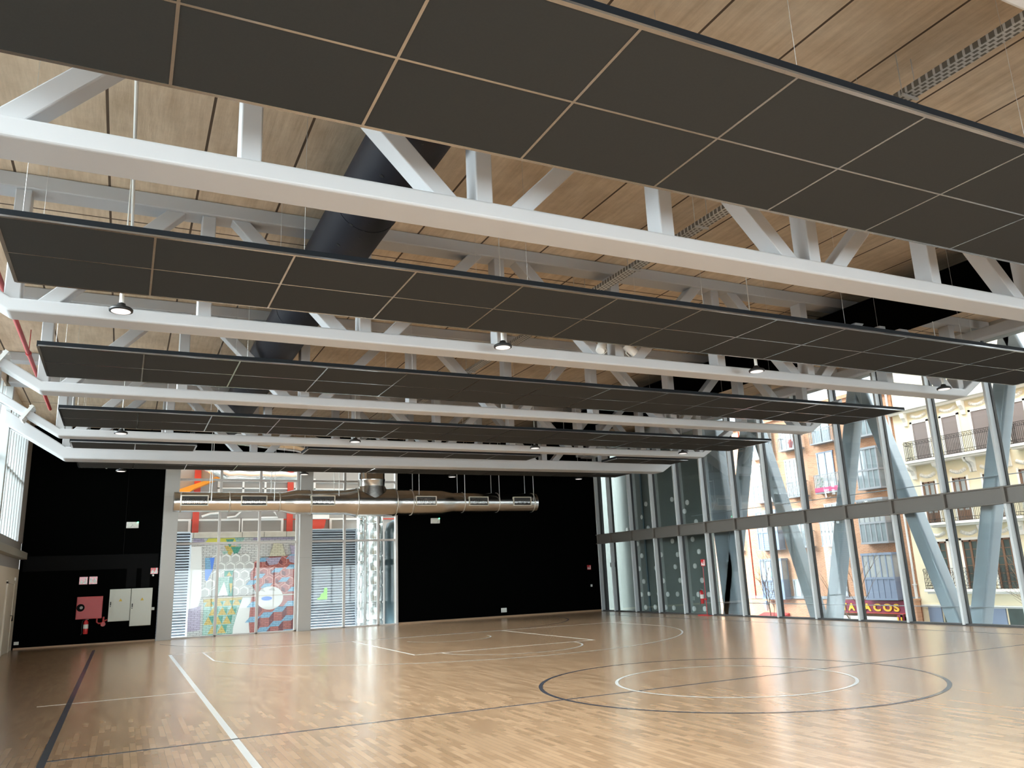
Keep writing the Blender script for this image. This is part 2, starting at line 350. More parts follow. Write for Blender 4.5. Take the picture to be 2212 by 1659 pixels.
# back wall: black painted pieces
bw = MB().box(XL, 1.2, YB, YB+0.3, 0, ZC).box(10.08, XR+0.3, YB, YB+0.3, 0, ZC).box(1.2, 10.08, YB+0.02, YB+0.3, 6.75, ZC)
wb = struct('wall_back', bw, M['blackwall'])
b = MB().box(XL+0.1, 1.15, YB-0.012, YB, 2.5, 3.0)
b.box(-0.02, 0.0, YB-0.015, YB, 3.0, 6.6)
b.box(0.14, 0.46, YB-0.012, YB, 1.84, 2.5); b.box(0.62, 0.9, YB-0.012, YB, 1.84, 2.5); b.build('painted_cable_duct', M['blackwall2'], wb)
struct('baseboard_back', MB().box(XL+0.05, 1.19, YB-0.02, YB, 0, 0.05).box(10.1, XR-0.1, YB-0.02, YB, 0, 0.07), M['wood'])

# two pale columns beside the back windows
def pale_column(x0, x1, lab, zs):
    e = empty('column', ((x0+x1)/2, YB-0.1, 0), lab, 'column', 'pale columns of the back wall')
    MB().box(x0, x1, YB-0.28, YB+0.2, 0, 6.75).build('shaft', M['column'], e, 0.008)
    MB().box(x0-0.003, x1+0.003, YB-0.283, YB-0.27, zs, zs+0.012).build('panel_joint', M['sill'], e)
pale_column(1.21, 1.70, 'wide pale grey column between black wall and the mural window', 5.0)
pale_column(6.08, 6.56, 'pale grey column standing between the two tall back windows', 2.7)

def window(name, x0, x1, muls, trans, right_frame):
    w = MB()
    for mx in muls: w.box(mx-0.045, mx+0.045, YB+0.02, YB+0.16, 0, 6.75)
    for z in trans: w.box(x0, x1, YB+0.01, YB+0.15, z-0.04, z+0.04)
    w.box(x0, x1, YB+0.02, YB+0.14, 0, 0.05); w.box(x0, x1, YB+0.02, YB+0.14, 6.7, 6.75)
    if right_frame: w.box(x1-0.09, x1, YB-0.04, YB+0.16, 0, 6.75)
    o = struct(name, w, M['frame'], None, 0.006)
    g = MB()
    xs = [x0]+list(muls)+[x1]
    for a, c in zip(xs[:-1], xs[1:]): g.box(a+0.02, c-0.02, YB+0.08, YB+0.092, 0.03, 6.72)
    g.build('window_pane', M['glass'], o)
window('window_1', 1.70, 6.08, (3.17, 4.62, 6.03), (3.33, 5.69), False)
window('window_2', 6.56, 10.08, (7.90, 9.28), (3.33, 5.69), True)

# left wall: cream lower wall, sill, white finned windows above
wl = struct('wall_left', MB().box(XL-0.3, XL, YF, YB, 0, 2.58), M['cream'])
MB().box(XL-0.3, XL-0.02, YF, YB, 2.58, 2.9).box(XL-0.3, XL-0.01, YF, YB, 3.12, 3.44).build('grey_band', M['greyband'], wl)
MB().box(XL-0.3, XL+0.2, YF, YB-0.05, 2.9, 3.12).build('ledge', M['sill'], wl, 0.01)
MB().box(XL-0.3, XL+0.02, 30.45, YB, 3.44, ZC).build('corner_panel', M['greyband'], wl)
MB().box(XL-0.3, XL, YF, 30.45, 7.2, ZC).build('wall_top', M['cream'], wl)
w4 = MB()
y = -6.6
while y < 30.4:
    w4.box(XL-0.2, XL+0.0, y, y+0.1, 3.44, 7.2); y += 0.62
w4.box(XL-0.15, XL-0.05, YF, 30.45, 5.3, 5.38)
w4 = struct('window_4', w4, M['fin'])
MB().box(XL-0.22, XL-0.21, YF, 30.45, 3.44, 7.2).build('window_pane', M['glass'], w4)
d1 = struct('door_1', MB().box(XL, XL+0.03, 28.9, 30.55, 0.01, 2.1), M['cream'], None, 0.01)
MB().box(XL, XL+0.045, 30.55, 30.66, 0, 2.16).box(XL, XL+0.045, 28.8, 28.9, 0, 2.16).box(XL, XL+0.045, 28.8, 30.66, 2.1, 2.2).build('door_frame', M['cream'], d1)
hb = MB(); hb.tube([(XL+0.03, 30.3, 1.12), (XL+0.1, 30.3, 1.12), (XL+0.1, 30.12, 0.96), (XL+0.1, 30.36, 0.96), (XL+0.1, 30.3, 1.12)], 0.012, 8); hb.build('door_handle', M['black'], d1)
MB().box(XL, XL+0.04, 30.75, 30.95, 2.12, 2.3).build('door_sensor', M['white'], d1)
# rear: glazed wall behind the camera
w5 = MB()
for i in range(15): w5.box(XL+i*1.63, XL+i*1.63+0.08, YF-0.1, YF+0.05, 0, 3.2)
struct('wall_rear', MB().box(XL-0.3, XR+0.3, YF-0.3, YF, 3.2, ZC), M['cream'])
w5 = struct('window_5', w5, M['mullion'])
MB().box(XL, XR, YF-0.03, YF-0.02, 0, 3.2).build('window_pane', M['glass'], w5)

# ---------------------------------------------------- glazed street facade
MY = [14.15+1.645*k for k in range(-13, 11)] + [31.65]
w3 = MB()
for y in MY: w3.box(XR-0.2, XR-0.02, y-0.035, y+0.035, 0.02, 7.15)
w3 = struct('window_3', w3, M['mullion'], None, 0.008)
g = MB()
for y in MY: g.box(XR-0.03, XR+0.06, y-0.062, y+0.062, 0.0, 7.15)
g.build('gasket', M['mullionbk'], w3)
for y0, y1 in zip(MY[:-1], MY[1:]):
    MB().box(XR+0.0, XR+0.012, y0+0.05, y1-0.05, 0.04, 2.96).build('window_pane', M['glasst'], w3)
    MB().box(XR+0.0, XR+0.012, y0+0.05, y1-0.05, 3.38, 7.15).build('window_pane', M['glasst'], w3)
s = MB().box(XR-0.12, XR+0.05, YF, YB, 2.99, 3.35)
s.build('transom_panel', M['spandrel'], w3)
s = MB().box(XR-0.2, XR, YF, YB, 2.955, 2.99).box(XR-0.2, XR, YF, YB, 3.35, 3.385)
for y in MY: s.box(XR-0.21, XR, y-0.045, y+0.045, 2.955, 3.385)
s.build('transom_frame', M['spandrel'], w3, 0.004)
MB().box(XR-0.16, XR+0.06, YF, YB, 0, 0.045).build('bottom_rail', M['mullionbk'], w3)
wr = struct('wall_right', MB().box(XR-0.25, XR+0.3, YF, YB, 7.15, ZC), M['column'])
MB().box(18.75, 19.0, YF, YB, 6.95, 7.2).box(19.0, XR-0.2, 24, YB, 6.9, 7.2).build('edge_beam', M['steel'], wr, 0.02)

# outside cladding with round portholes, seen through the far end of the facade
cw = empty('cladding_wall', (21.1, 28.9, 0), 'grey-green clad wall with round white portholes outside the far glazing', 'wall')
MB().box(21.0, 21.4, 25.75, 41.8, -3.1, 27.0).build('cladding', M['clad'], cw)  # visible cladding, extended up and back out of view to block sky light
MB().box(20.96, 21.0, 29.9, 30.0, -3, 9).build('drain_pipe', M['teal'], cw)
pts = [(29.67,4.59),(30.04,4.04),(31.29,3.55),(29.63,3.53),(27.74,4.60),(26.96,4.03),(26.27,3.54),(27.96,2.86),(26.60,2.86),(30.29,2.34),(29.30,1.78),(27.91,1.80),(26.60,1.79),(26.26,2.35),(30.29,1.22),(29.96,.69),(29.26,.69),(28.59,.67),(27.92,.68),(26.55,.67),(26.24,1.22),(25.90,.67),(30.99,.12),(30.29,.11),(29.58,.13),(28.25,.12),(26.90,.11),(26.23,.12),(30.57,2.87),(30.58,1.78),(30.55,.66),(28.83,2.33),(28.84,1.23),(28.82,.13),(27.68,2.29),(27.66,1.24),(26.73,4.37)]
for y, z in pts:
    rr_ = 0.105
    p = MB().lathe([(0, rr_), (0.03, rr_), (0.045, rr_*0.8)], (21.0, y, z), (-1, 0, 0), 20).build('porthole', M['porthole'], cw)

# ================================================================== TRUSSES
KXL, KXR = -1.62, 18.02
NODES = [-1.6+2.45*i for i in range(9)]
def truss(y0, y1, zb, zt, lab, rows=True, splice=True):
    yc = (y0+y1)/2
    e = empty('roof_truss', (8.2, yc, zb), lab, 'roof truss', 'white steel trusses across the hall')
    s1 = 0.62
    def chord(dz0, dz1):
        pass
    h = zt-zb
    # bottom chord with its raised ends, one bent bar
    XA, XB = -3.08, 19.45
    zA = zb+(KXL-XA)*s1; zBv = zb+(XB-KXR)*s1; hv = h*math.sqrt(1+s1*s1)
    prof = [(XA, zA), (KXL, zb), (KXR, zb), (XB, zBv), (XB, zBv+hv), (KXR-0.02, zt), (KXL+0.02, zt), (XA, zA+hv)]
    prof2 = prof
    b = MB()
    bot = prof[:4]; top = prof[:3:-1]
    vs = []
    for (x, z), (xt, ztt) in zip(bot, top):
        vs += [(x, y0, z), (x, y1, z), (xt, y1, ztt), (xt, y0, ztt)]
    fs = []
    for i in range(3):
        for k in range(4):
            a, c = i*4+k, i*4+(k+1) % 4
            fs.append((a, c, c+4, a+4))
    fs += [(3, 2, 1, 0), (12, 13, 14, 15)]
    b.add(vs, fs)
    b.build('bottom_chord', M['steel'], e, 0.028, 3)
    MB().box(-3.08, 19.45, y0+0.02, y1-0.02, 7.27, 7.495).build('top_chord', M['steel'], e, 0.02)
    for x in NODES:
        MB().box(x-0.1, x+0.1, yc-0.14, yc+0.14, zt-0.01, 7.28).build('vertical_post', M['steel'], e, 0.015)
    for i in range(8):
        xb, xt = (NODES[i], NODES[i+1]) if i % 2 == 0 else (NODES[i+1], NODES[i])
        sg = 1 if xt > xb else -1
        MB().bar((xb+sg*0.36, yc, zt-0.06), (xt-sg*0.40, yc, 7.34), 0.26, 0.2, (0, 1, 0) if False else (0, 0, 1)).build('diagonal_brace', M['steel'], e, 0.015)
    if splice:
        for xx, sg in ((-2.32, -1), (18.72, 1)):
            kx = KXL if sg < 0 else KXR
            zz = zb+abs(xx-kx)*s1+hv/2
            d = Vector((sg, 0, s1)).normalized(); n = Vector((-d.z*sg, 0, d.x*sg)) if sg > 0 else Vector((d.z, 0, -d.x))
            p = MB(); c = Vector((xx, yc, zz)); nn = Vector((-d.z, 0, d.x))
            p.bar(c-nn*0.21, c+nn*0.21, (y1-y0)+0.1, 0.07, (1, 0, 0) if False else tuple(d))
            for a in (-0.17, 0.17):
                for bb in (-0.2, 0.2):
                    q = c+nn*a+Vector((0, bb, 0)); p.cyl(q-d*0.06, q+d*0.06, 0.018, 8)
            if sg < 0: p.build('splice_plate', M['tray'], e)
    return e
truss(7.12, 7.58, 5.46, 5.655, 'nearest white steel roof truss, above the first acoustic raft')
truss(11.97, 12.40, 5.45, 5.645, 'second white steel roof truss, behind the second raft and its four lamps')
truss(16.85, 17.26, 5.45, 5.645, 'third white steel roof truss, just behind the third acoustic raft')
truss(21.80, 22.20, 5.45, 5.64, 'fourth white steel roof truss, behind the fourth acoustic raft')
truss(24.20, 24.80, 5.25, 5.58, 'farthest and deepest white steel truss, nearest the black back wall', splice=False)
truss(2.30, 2.74, 5.46, 5.655, 'white steel truss overhead beside the camera, above the frame')
# posts at the left wall carrying the trusses
for yy, lab in ((2.5, 'beside the camera'), (7.35, 'under the nearest truss'), (12.2, 'under the second truss'), (17.05, 'under the third truss'), (22.0, 'under the fourth truss'), (24.5, 'under the farthest truss')):
    p = MB().box(XL+0.0, XL+0.17, yy-0.11, yy+0.11, 3.12, 7.2).build('wall_post', M['fin'], None, 0.01)
    tag(p, 'white steel post on the left wall ledge '+lab, 'post', 'posts on the left wall')

# ================================================================== ACOUSTIC RAFTS
TX, TY, RZ0, RZ1 = 1.4977, 0.984, 5.47, 5.555
X0 = -1.412
def raft(y0, rows, c0, c1, lab, ys=None):
    xa, xb = X0+c0*TX, X0+c1*TX; y1 = y0+rows*TY
    e = empty('acoustic_raft', ((xa+xb)/2, (y0+y1)/2, RZ0), lab, 'acoustic ceiling panel', 'dark acoustic rafts')
    fr = MB()
    for i in range(c0, c1+1):
        x = X0+i*TX; w = 0.012 if c0 < i < c1 else 0.02
        fr.box(x-w, x+w, y0, y1, RZ0, RZ0+0.02)
    for j in range(rows+1):
        y = y0+j*TY; w = 0.012 if 0 < j < rows else 0.02
        fr.box(xa, xb, y-w, y+w, RZ0-0.0005, RZ0+0.02)
    fr.build('grid_frame', M['tilegrid'], e)
    sd = MB().box(xa-0.016, xb+0.016, y0-0.018, y0-0.012, RZ0+0.004, RZ1).box(xa-0.016, xb+0.016, y1+0.012, y1+0.018, RZ0+0.004, RZ1)
    sd.box(xa-0.018, xa-0.012, y0-0.012, y1+0.012, RZ0+0.004, RZ1).box(xb+0.012, xb+0.018, y0-0.012, y1+0.012, RZ0+0.004, RZ1).box(xa, xb, y0, y1, RZ1-0.01, RZ1)
    sd.build('edge_channel', M['raftside'], e)
    for i in range(c0, c1):
        for j in range(rows):
            x = X0+i*TX; y = y0+j*TY
            MB().box(x+0.013, x+TX-0.013, y+0.013, y+TY-0.013, RZ0+0.003, RZ0+0.035).build('panel_tile', M['tile'], e)
    for i in range(c0, c1+1, 2):
        for yy in (y0+0.12, y1-0.12):
            for dx in (0, ):
                x = min(max(X0+i*TX+dx, xa+0.1), xb-0.1)+0.13
                if x > xb: x = xb-0.1
                MB().cyl((x, yy, RZ1), (x, yy, ZC), 0.0022, 6).build('hanger_wire', M['tray'], e)
    return e
raft(-0.93, 2, 0, 13, 'long charcoal tiled raft overhead behind the camera position')
raft(3.94, 2, 0, 13, 'nearest long charcoal tiled raft, filling the top of the view')
raft(8.87, 2, 0, 13, 'second long charcoal tiled raft from the camera, before the second truss')
raft(13.75, 2, 0, 13, 'third long charcoal tiled raft from the camera, before the third truss')
raft(18.58, 2, 0, 13, 'fourth long charcoal tiled raft from the camera, before the fourth truss')
raft(22.75, 1, 0, 2, 'short dark raft by the left end of the farthest truss')
raft(22.75, 1, 4, 9, 'medium dark raft at the middle of the farthest truss')
raft(22.75, 1, 11, 13, 'short dark raft by the right end of the farthest truss')
raft(25.58, 2, 0, 13, 'farthest long charcoal raft, hung behind the last truss')

# ================================================================== PENDANT LAMPS
def lamp(x, y, lab):
    z = 5.40
    e = empty('pendant_lamp', (x, y, z), lab, 'pendant lamp', 'round pendant lamps')
    MB().lathe([(0, 0.125), (0.0, 0.148), (0.03, 0.152), (0.05, 0.13), (0.075, 0.06), (0.11, 0.05), (0.12, 0.03)], (x, y, z), (0, 0, 1), 28).build('housing', M['black'], e)
    MB().cyl((x, y, z-0.004), (x, y, z+0.004), 0.122, 28).build('lens', M['lens'], e)
    MB().cyl((x, y, z+0.12), (x, y, z+0.32), 0.03, 12).build('driver_box', M['white'], e)
    MB().cyl((x, y, z+0.32), (x, y, ZC), 0.01, 8).build('drop_rod', M['white'], e)
    return e
for y, row in ((11.4, 'the second raft'), (20.9, 'the fourth raft'), (27.72, 'the farthest raft')):
    for x, nm in ((-0.25, 'leftmost'), (5.45, 'second from the left'), (10.93, 'second from the right'), (16.42, 'rightmost')):
        lamp(x, y, 'round black pendant lamp behind %s, %s of four' % (row, nm))
for x, nm in ((-0.25, 'leftmost'), (5.45, 'second from the left'), (10.93, 'second from the right'), (16.42, 'rightmost')):
    lamp(x, 1.8, 'round black pendant lamp beside the camera, %s of four' % nm)

# ================================================================== DUCTS, TRAYS, PIPES
bd = empty('black_duct', (2.72, 12, 6.8), 'large round black metal duct running lengthwise through the trusses', 'air duct')
MB().lathe([(0, 0.45), (32, 0.45)], (2.72, -6, 6.8), (0, 1, 0), 40).build('duct_body', M['blackduct'], bd)
for y in (1.0, 5.0, 9.8, 14.5, 19.5): MB().lathe([(0, 0.455), (0.03, 0.455)], (2.72, y, 6.8), (0, 1, 0), 40).build('joint_ring', M['blackduct'], bd)
hl = MB()
for k in range(30):
    y = -1+k*0.72
    a = math.radians(238); c = Vector((2.72+0.451*math.cos(a), y, 6.8+0.451*math.sin(a)))
    n = Vector((math.cos(a), 0, math.sin(a))); hl.cyl(c-n*0.002, c+n*0.003, 0.028, 10)
    a = math.radians(262)
    for j in range(3):
        c = Vector((2.72+0.451*math.cos(a), y+j*0.24, 6.8+0.451*math.sin(a))); n = Vector((math.cos(a), 0, math.sin(a))); hl.cyl(c-n*0.002, c+n*0.003, 0.012, 8)
hl.build('air_nozzles', M['black'], bd)
# galvanised duct in front of the back wall
DY, DZ = 29.5, 4.62
gd = empty('galvanised_duct', (8.3, DY, DZ), 'long shiny galvanised spiral duct hung across the back wall', 'air duct')
prof = [(1.42, 0.34), (5.0, 0.335), (5.45, 0.44), (7.3, 0.45), (7.75, 0.53), (9.15, 0.53), (9.35, 0.48), (11.15, 0.47), (11.6, 0.39), (15.28, 0.38)]
pp = []
for (xa, ra), (xb, rb) in zip(prof[:-1], prof[1:]):
    n = max(1, int((xb-xa)/0.09))
    for i in range(n):
        t = i/n; pp.append((xa+(xb-xa)*t, ra+(rb-ra)*t+(0.004 if len(pp) % 2 else 0)))
pp.append((15.28, 0.38))
MB().lathe([(x-1.42, r) for x, r in pp], (1.42, DY, DZ), (1, 0, 0), 48).build('duct_body', M['galv'], gd)
for x, r in ((1.62, 0.345), (3.2, 0.345), (4.9, 0.345), (6.0, 0.455), (7.7, 0.54), (9.2, 0.535), (9.85, 0.485), (12.0, 0.395), (13.5, 0.39), (15.1, 0.388)):
    MB().lathe([(0, r), (0.012, r+0.012), (0.03, r+0.012), (0.042, r)], (x, DY, DZ), (1, 0, 0), 40, caps=False).build('joint_ring', M['galvrim'], gd)
for xa, xb, r in ((1.66, 2.48, 0.34), (3.61, 4.43, 0.34), (6.0, 6.82, 0.45), (9.97, 10.75, 0.475), (12.2, 12.98, 0.39), (14.15, 14.9, 0.39)):
    gy = DY-r-0.02; z0, z1 = DZ-0.13, DZ+0.17
    gg = MB().box(xa-0.03, xb+0.03, gy, gy+0.12, z0-0.03, z0).box(xa-0.03, xb+0.03, gy, gy+0.12, z1, z1+0.03).box(xa-0.03, xa, gy, gy+0.12, z0, z1).box(xb, xb+0.03, gy, gy+0.12, z0, z1).build('air_grille', M['grilleframe'], gd)
    q = MB().box(xa, xb, gy+0.03, gy+0.1, z0, z1)
    nn = 14
    for i in range(nn): q.box(xa+(xb-xa)*(i+0.4)/nn, xa+(xb-xa)*(i+0.6)/nn, gy+0.015, gy+0.03, z0, z1)
    q.build('grille_blades', M['grille'], gg)
# vertical drop with pointed saddle
MB().lathe([(0, 0.49), (0.42, 0.50), (0.44, 0.515), (0.50, 0.515), (0.52, 0.50), (0.95, 0.5)], (8.33, DY, 4.98), (0, 0, 1), 40).build('drop_pipe', M['galv'], gd)
sd = MB(); nS = 24; top = []; bot = []
for i in range(nS+1):
    a = PI+PI*i/nS; x = 8.33+0.52*math.cos(a); yv = DY+0.52*math.sin(a)
    depth = 0.42*(1-abs(i/nS*2-1))
    top.append((x, yv-0.01, 5.2)); zb_ = 5.15-depth
    dyy = math.sqrt(max(0, 0.535**2-(zb_-DZ)**2)) if abs(zb_-DZ) < 0.535 else 0
    bot.append((x, DY-max(dyy, 0)-0.015 if depth > 0 else yv-0.01, zb_))
sd.add(top+bot, [(i, i+1, nS+1+i+1, nS+1+i) for i in range(nS)], None, True); sd.build('saddle_joint', M['galv'], gd)
for x in (2.6, 4.7, 7.0, 10.1, 12.0, 13.5, 15.05):
    for dy in (-0.4, 0.4):
        MB().cyl((x, DY+dy, DZ), (x, DY+dy, ZC), 0.012, 8).build('hanger_rod', M['tray'], gd)
el = empty('duct_elbow', (6.7, 28.8, 6), 'curved galvanised elbow behind the farthest raft, above the spiral duct', 'air duct')
path = [(3.0, 28.6, 6.9), (4.6, 28.6, 6.75)] + [(4.6+2.0*math.sin(t*PI/8), 28.6, 5.95+0.8*math.cos(t*PI/8)) for t in range(1, 5)] + [(7.2, 28.9, 6.0), (7.8, 29.25, 6.25), (8.33, 29.5, 6.6)]
MB().tube(path, 0.36, 28).build('duct_body', M['galv'], el)
# black soffit strip
sf = MB().box(13.72, 16.45, YF+0.2, YB-0.05, 7.0, 7.05).build('black_soffit', M['blackwall'], None)
tag(sf, 'long black suspended soffit strip under the right side of the concrete ceiling', 'soffit')
# cable tray
ct = empty('cable_tray', (7.93, 12, 7.0), 'perforated galvanised cable tray running lengthwise below the ceiling', 'cable tray')
t_ = MB().box(7.83, 8.03, YF+0.2, YB-0.2, 6.98, 6.985).box(7.825, 7.83, YF+0.2, YB-0.2, 6.98, 7.05).box(8.03, 8.035, YF+0.2, YB-0.2, 6.98, 7.05)
t_.build('tray_body', M['perf'], ct)
for k in range(16):
    y = 1.5+k*1.9; MB().box(7.80, 8.06, y-0.015, y+0.015, 6.95, 6.975).cyl((7.80, y, 6.96), (7.80, y, ZC), 0.006, 6).cyl((8.06, y, 6.96), (8.06, y, ZC), 0.006, 6).build('tray_bracket', M['tray'], ct)
cp = empty('conduit', (-0.21, 6, 7.1), 'thin white conduit under the ceiling near the left side', 'pipe')
MB().cyl((-0.21, YF+0.2, 7.1), (-0.21, 12.7, 7.1), 0.022, 10).build('tube', M['white'], cp)
MB().box(-0.27, -0.15, 12.6, 12.75, 6.92, 7.12).lathe([(0, 0.05), (0.06, 0.05), (0.1, 0.02)], (-0.21, 12.68, 6.92), (0, 0, -1), 12).build('end_fitting', M['white'], cp)
for k in range(8): MB().cyl((-0.21, -4+k*2.3, 7.1), (-0.21, -4+k*2.3, ZC), 0.008, 6).build('clip', M['tray'], cp)
rp = empty('sprinkler_pipe', (-2.25, 12, 6.95), 'red painted sprinkler pipe running along the left side', 'pipe')
MB().cyl((-2.2, YF+0.2, 6.95), (-2.2, 26, 6.95), 0.045, 14).build('tube', M['red'], rp)
for k in range(8): MB().lathe([(0, 0.06), (0.1, 0.06)], (-2.2, 0+k*3.3, 6.95), (0, 1, 0), 12).cyl((-2.2, k*3.3+.05, 6.95), (-2.2, k*3.3+.05, ZC), 0.01, 6).build('coupling', M['red'], rp)
# two white spot projectors on the second truss
def projector(c, d, lab):
    c = Vector(c); d = Vector(d).normalized()
    e = empty('spotlight', c, lab, 'spotlight')
    MB().lathe([(-0.13, 0.075), (-0.12, 0.085), (0.13, 0.085), (0.135, 0.075), (0.12, 0.07)], c, d, 24).build('lamp_body', M['white'], e)
    MB().tube([c-d*0.02+Vector((0.09, 0, 0)), c+Vector((0.12, 0, -0.08)), c+Vector((0.02, 0.03, -0.16)), c+Vector((-0.1, 0, -0.08)), c-d*0.02+Vector((-0.09, 0, 0))], 0.01, 8).build('bracket', M['white'], e)
    MB().box(c.x-0.05, c.x+0.05, c.y, c.y+0.06, c.z-0.2, c.z-0.15).build('base', M['red'], e)
projector((7.78, 12.02, 5.80), (0.45, 0.35, 0.75), 'white cylindrical spotlight tipped left on the second truss')
projector((8.42, 12.02, 5.80), (-0.75, 0.1, 0.6), 'white cylindrical spotlight tipped right on the second truss')

# ================================================================== THINGS ON THE BACK WALL
def emergency(x, z, lab):
    e = empty('emergency_light', (x, YB, z), lab, 'emergency light', 'emergency lights on the black wall')
    MB().box(x-0.2, x+0.2, YB-0.06, YB, z-0.11, z+0.11).build('housing', M['white'], e, 0.015)
    MB().lathe([(0, 0.07), (0.012, 0.06)], (x-0.08, YB-0.06, z), (0, -1, 0), 20).build('light_lens', M['diff'], e)
    MB().lathe([(0, 0.07), (0.012, 0.06)], (x+0.08, YB-0.06, z), (0, -1, 0), 20).build('light_lens', M['diff'], e)
    MB().box(x+0.15, x+0.19, YB-0.07, YB-0.06, z+0.08, z+0.11).build('status_led', M['green'], e)
emergency(0.22, 4.02, 'white twin emergency light on the black wall above the grey cabinets')
emergency(11.72, 4.08, 'white twin emergency light on the black wall below the spiral duct')
def fire_sign(x, z, w, lab, kind=0, plane='y', px=YB, mred=None):
    e = empty('fire_sign', (x if plane == 'y' else px, YB if plane == 'y' else x, z), lab, 'fire sign')
    if plane == 'y': o, du, dv, dn = (x-w/2, YB-0.006, z-w/2), (w, 0, 0), (0, 0, w), (0, 0.006, 0)
    else: o, du, dv, dn = (px, x+w/2, z-w/2), (0, -w, 0), (0, 0, w), (0.006, 0, 0)
    MB().prism([(0, 0), (1, 0), (1, 1), (0, 1)], o, du, dv, dn).build('sign_plate', M['redbright'], e)
    dn2 = Vector(dn)*0.25; o2 = Vector(o)-dn2
    sy = [(0.5, 0.1), (0.88, 0.1), (0.88, 0.9), (0.72, 0.9), (0.72, 0.6), (0.62, 0.5), (0.62, 0.3), (0.5, 0.25)] if kind == 0 else [(0.5, 0.15), (0.9, 0.15), (0.9, 0.5), (0.75, 0.85), (0.6, 0.6), (0.5, 0.6)]
    fl = [(0.12, 0.12), (0.4, 0.12), (0.44, 0.3), (0.36, 0.45), (0.34, 0.75), (0.26, 0.55), (0.16, 0.5), (0.1, 0.3)]
    if kind == 1: fl = [(0.1, 0.2), (0.42, 0.2), (0.42, 0.35), (0.34, 0.45), (0.4, 0.8), (0.15, 0.8), (0.1, 0.6)]
    MB().prism(sy, o2, du, dv, dn2).prism(fl, o2, du, dv, dn2).build('pictogram', M['white'], e)
fire_sign(-1.19, 2.14, 0.25, 'left of two small red fire signs above the red hose cabinet')
fire_sign(-0.89, 2.14, 0.25, 'right of two small red fire signs above the red hose cabinet', 1)
fire_sign(1.03, 2.41, 0.24, 'small red fire sign at the edge of the black wall by the column')
tag(MB().lathe([(0, 0.035), (0.02, 0.03)], (1.0, YB, 2.24), (0, -1, 0), 12).build('alarm_button', M['white'], None), 'tiny round white button under the fire sign by the column', 'button')
fire_sign(19.1, 1.93, 0.2, 'small red fire sign on the black wall near the facade corner')
hc = empty('hose_cabinet', (-0.93, YB, 0.85), 'red metal fire hose cabinet on the black wall', 'fire hose cabinet')
MB().box(-1.33, -0.54, YB-0.2, YB, 0.86, 1.6).build('cabinet_body', M['red'], hc, 0.01)
MB().box(-1.31, -0.56, YB-0.212, YB-0.2, 0.88, 1.58).build('door', M['red'], hc, 0.004)
MB().lathe([(0, 0.125), (0.01, 0.12)], (-1.2, YB-0.212, 1.24), (0, -1, 0), 24).build('hose_emblem', M['blackwall2'], hc)
MB().lathe([(0, 0.05), (0.012, 0.045)], (-1.18, YB-0.222, 1.24), (0, -1, 0), 16).build('hose_emblem', M['greyband'], hc)
pv = MB().tube([(-0.68, YB-0.1, 0.86), (-0.68, YB-0.1, 0.74), (-0.62, YB-0.1, 0.69), (-0.5, YB-0.1, 0.7), (-0.45, YB-0.1, 0.76), (-0.36, YB-0.1, 0.8)], 0.025, 10)
pv.lathe([(0, 0.07), (0.03, 0.08), (0.06, 0.07)], (-0.48, YB-0.14, 0.66), (0, -1, 0), 14).cyl((-0.48, YB-0.1, 0.62), (-0.48, YB-0.1, 0.9), 0.035, 10)
pv.build('water_valve', M['red'], hc)
def extinguisher(x, y, z, s, lab, hook=False):
    e = empty('fire_extinguisher', (x, y, z), lab, 'fire extinguisher', 'red fire extinguishers')
    h = 0.46*s; r = 0.075*s
    MB().lathe([(0, r*0.9), (0.02, r), (h*0.82, r), (h*0.93, r*0.7), (h, r*0.3)], (x, y, z), (0, 0, 1), 24).build('cylinder', M['redbright'], e)
    MB().lathe([(0, r*1.015), (h*0.3, r*1.015)], (x, y, z+h*0.38), (0, 0, 1), 24, caps=False).build('paper_label', M['white'], e)
    MB().box(x-0.02, x+0.07*s, y-0.015, y+0.015, z+h, z+h+0.03).box(x-0.02, x+0.02, y-0.015, y+0.015, z+h-0.02, z+h+0.05).build('valve_handle', M['greyband'], e)
    MB().tube([(x-0.02, y-0.02, z+h+0.01), (x-0.11*s, y-0.03, z+h-0.03), (x-0.12*s, y-0.04, z+h*0.45), (x-0.1*s, y-0.03, z+h*0.1), (x-0.13*s, y-0.05, z-0.02)], 0.012, 8).build('hose', M['black'], e)
    return e
e1 = extinguisher(-1.0, YB-0.13, 0.37, 1.0, 'red fire extinguisher on the black wall under the hose cabinet')
MB().box(-1.03, -0.97, YB-0.06, YB, 0.5, 0.8).build('wall_bracket', M['red'], e1)
# electric cabinets
def ecab(x0, x1, z0, z1, lab, hx, hz):
    e = empty('electric_cabinet', ((x0+x1)/2, YB, z0), lab, 'electric cabinet', 'grey electric cabinets')
    MB().box(x0, x1, YB-0.2, YB, z0, z1).build('cabinet_body', M['cab'], e, 0.008)
    MB().box(x0+0.012, x1-0.012, YB-0.215, YB-0.2, z0+0.012, z1-0.012).build('door', M['cab'], e, 0.004)
    MB().box(hx, hx+0.035, YB-0.235, YB-0.215, hz, hz+0.12).box(hx, hx+0.03, YB-0.225, YB-0.215, hz-0.05, hz-0.02).build('lock_handle', M['black'], e)
    cx, cz = (x0+x1)/2+0.02, z1-0.37
    MB().prism([(-0.055, -0.045), (0.055, -0.045), (0, 0.055)], (cx, YB-0.218, cz), (1, 0, 0), (0, 0, 1), (0, 0.003, 0)).build('warning_triangle', M['yellow'], e)
ecab(-0.345, 0.325, 0.73, 1.81, 'left and shorter of two grey electric cabinets on the black wall', -0.31, 1.27)
ecab(0.335, 1.01, 0.54, 1.81, 'right and taller of two grey electric cabinets on the black wall', 0.37, 1.18)
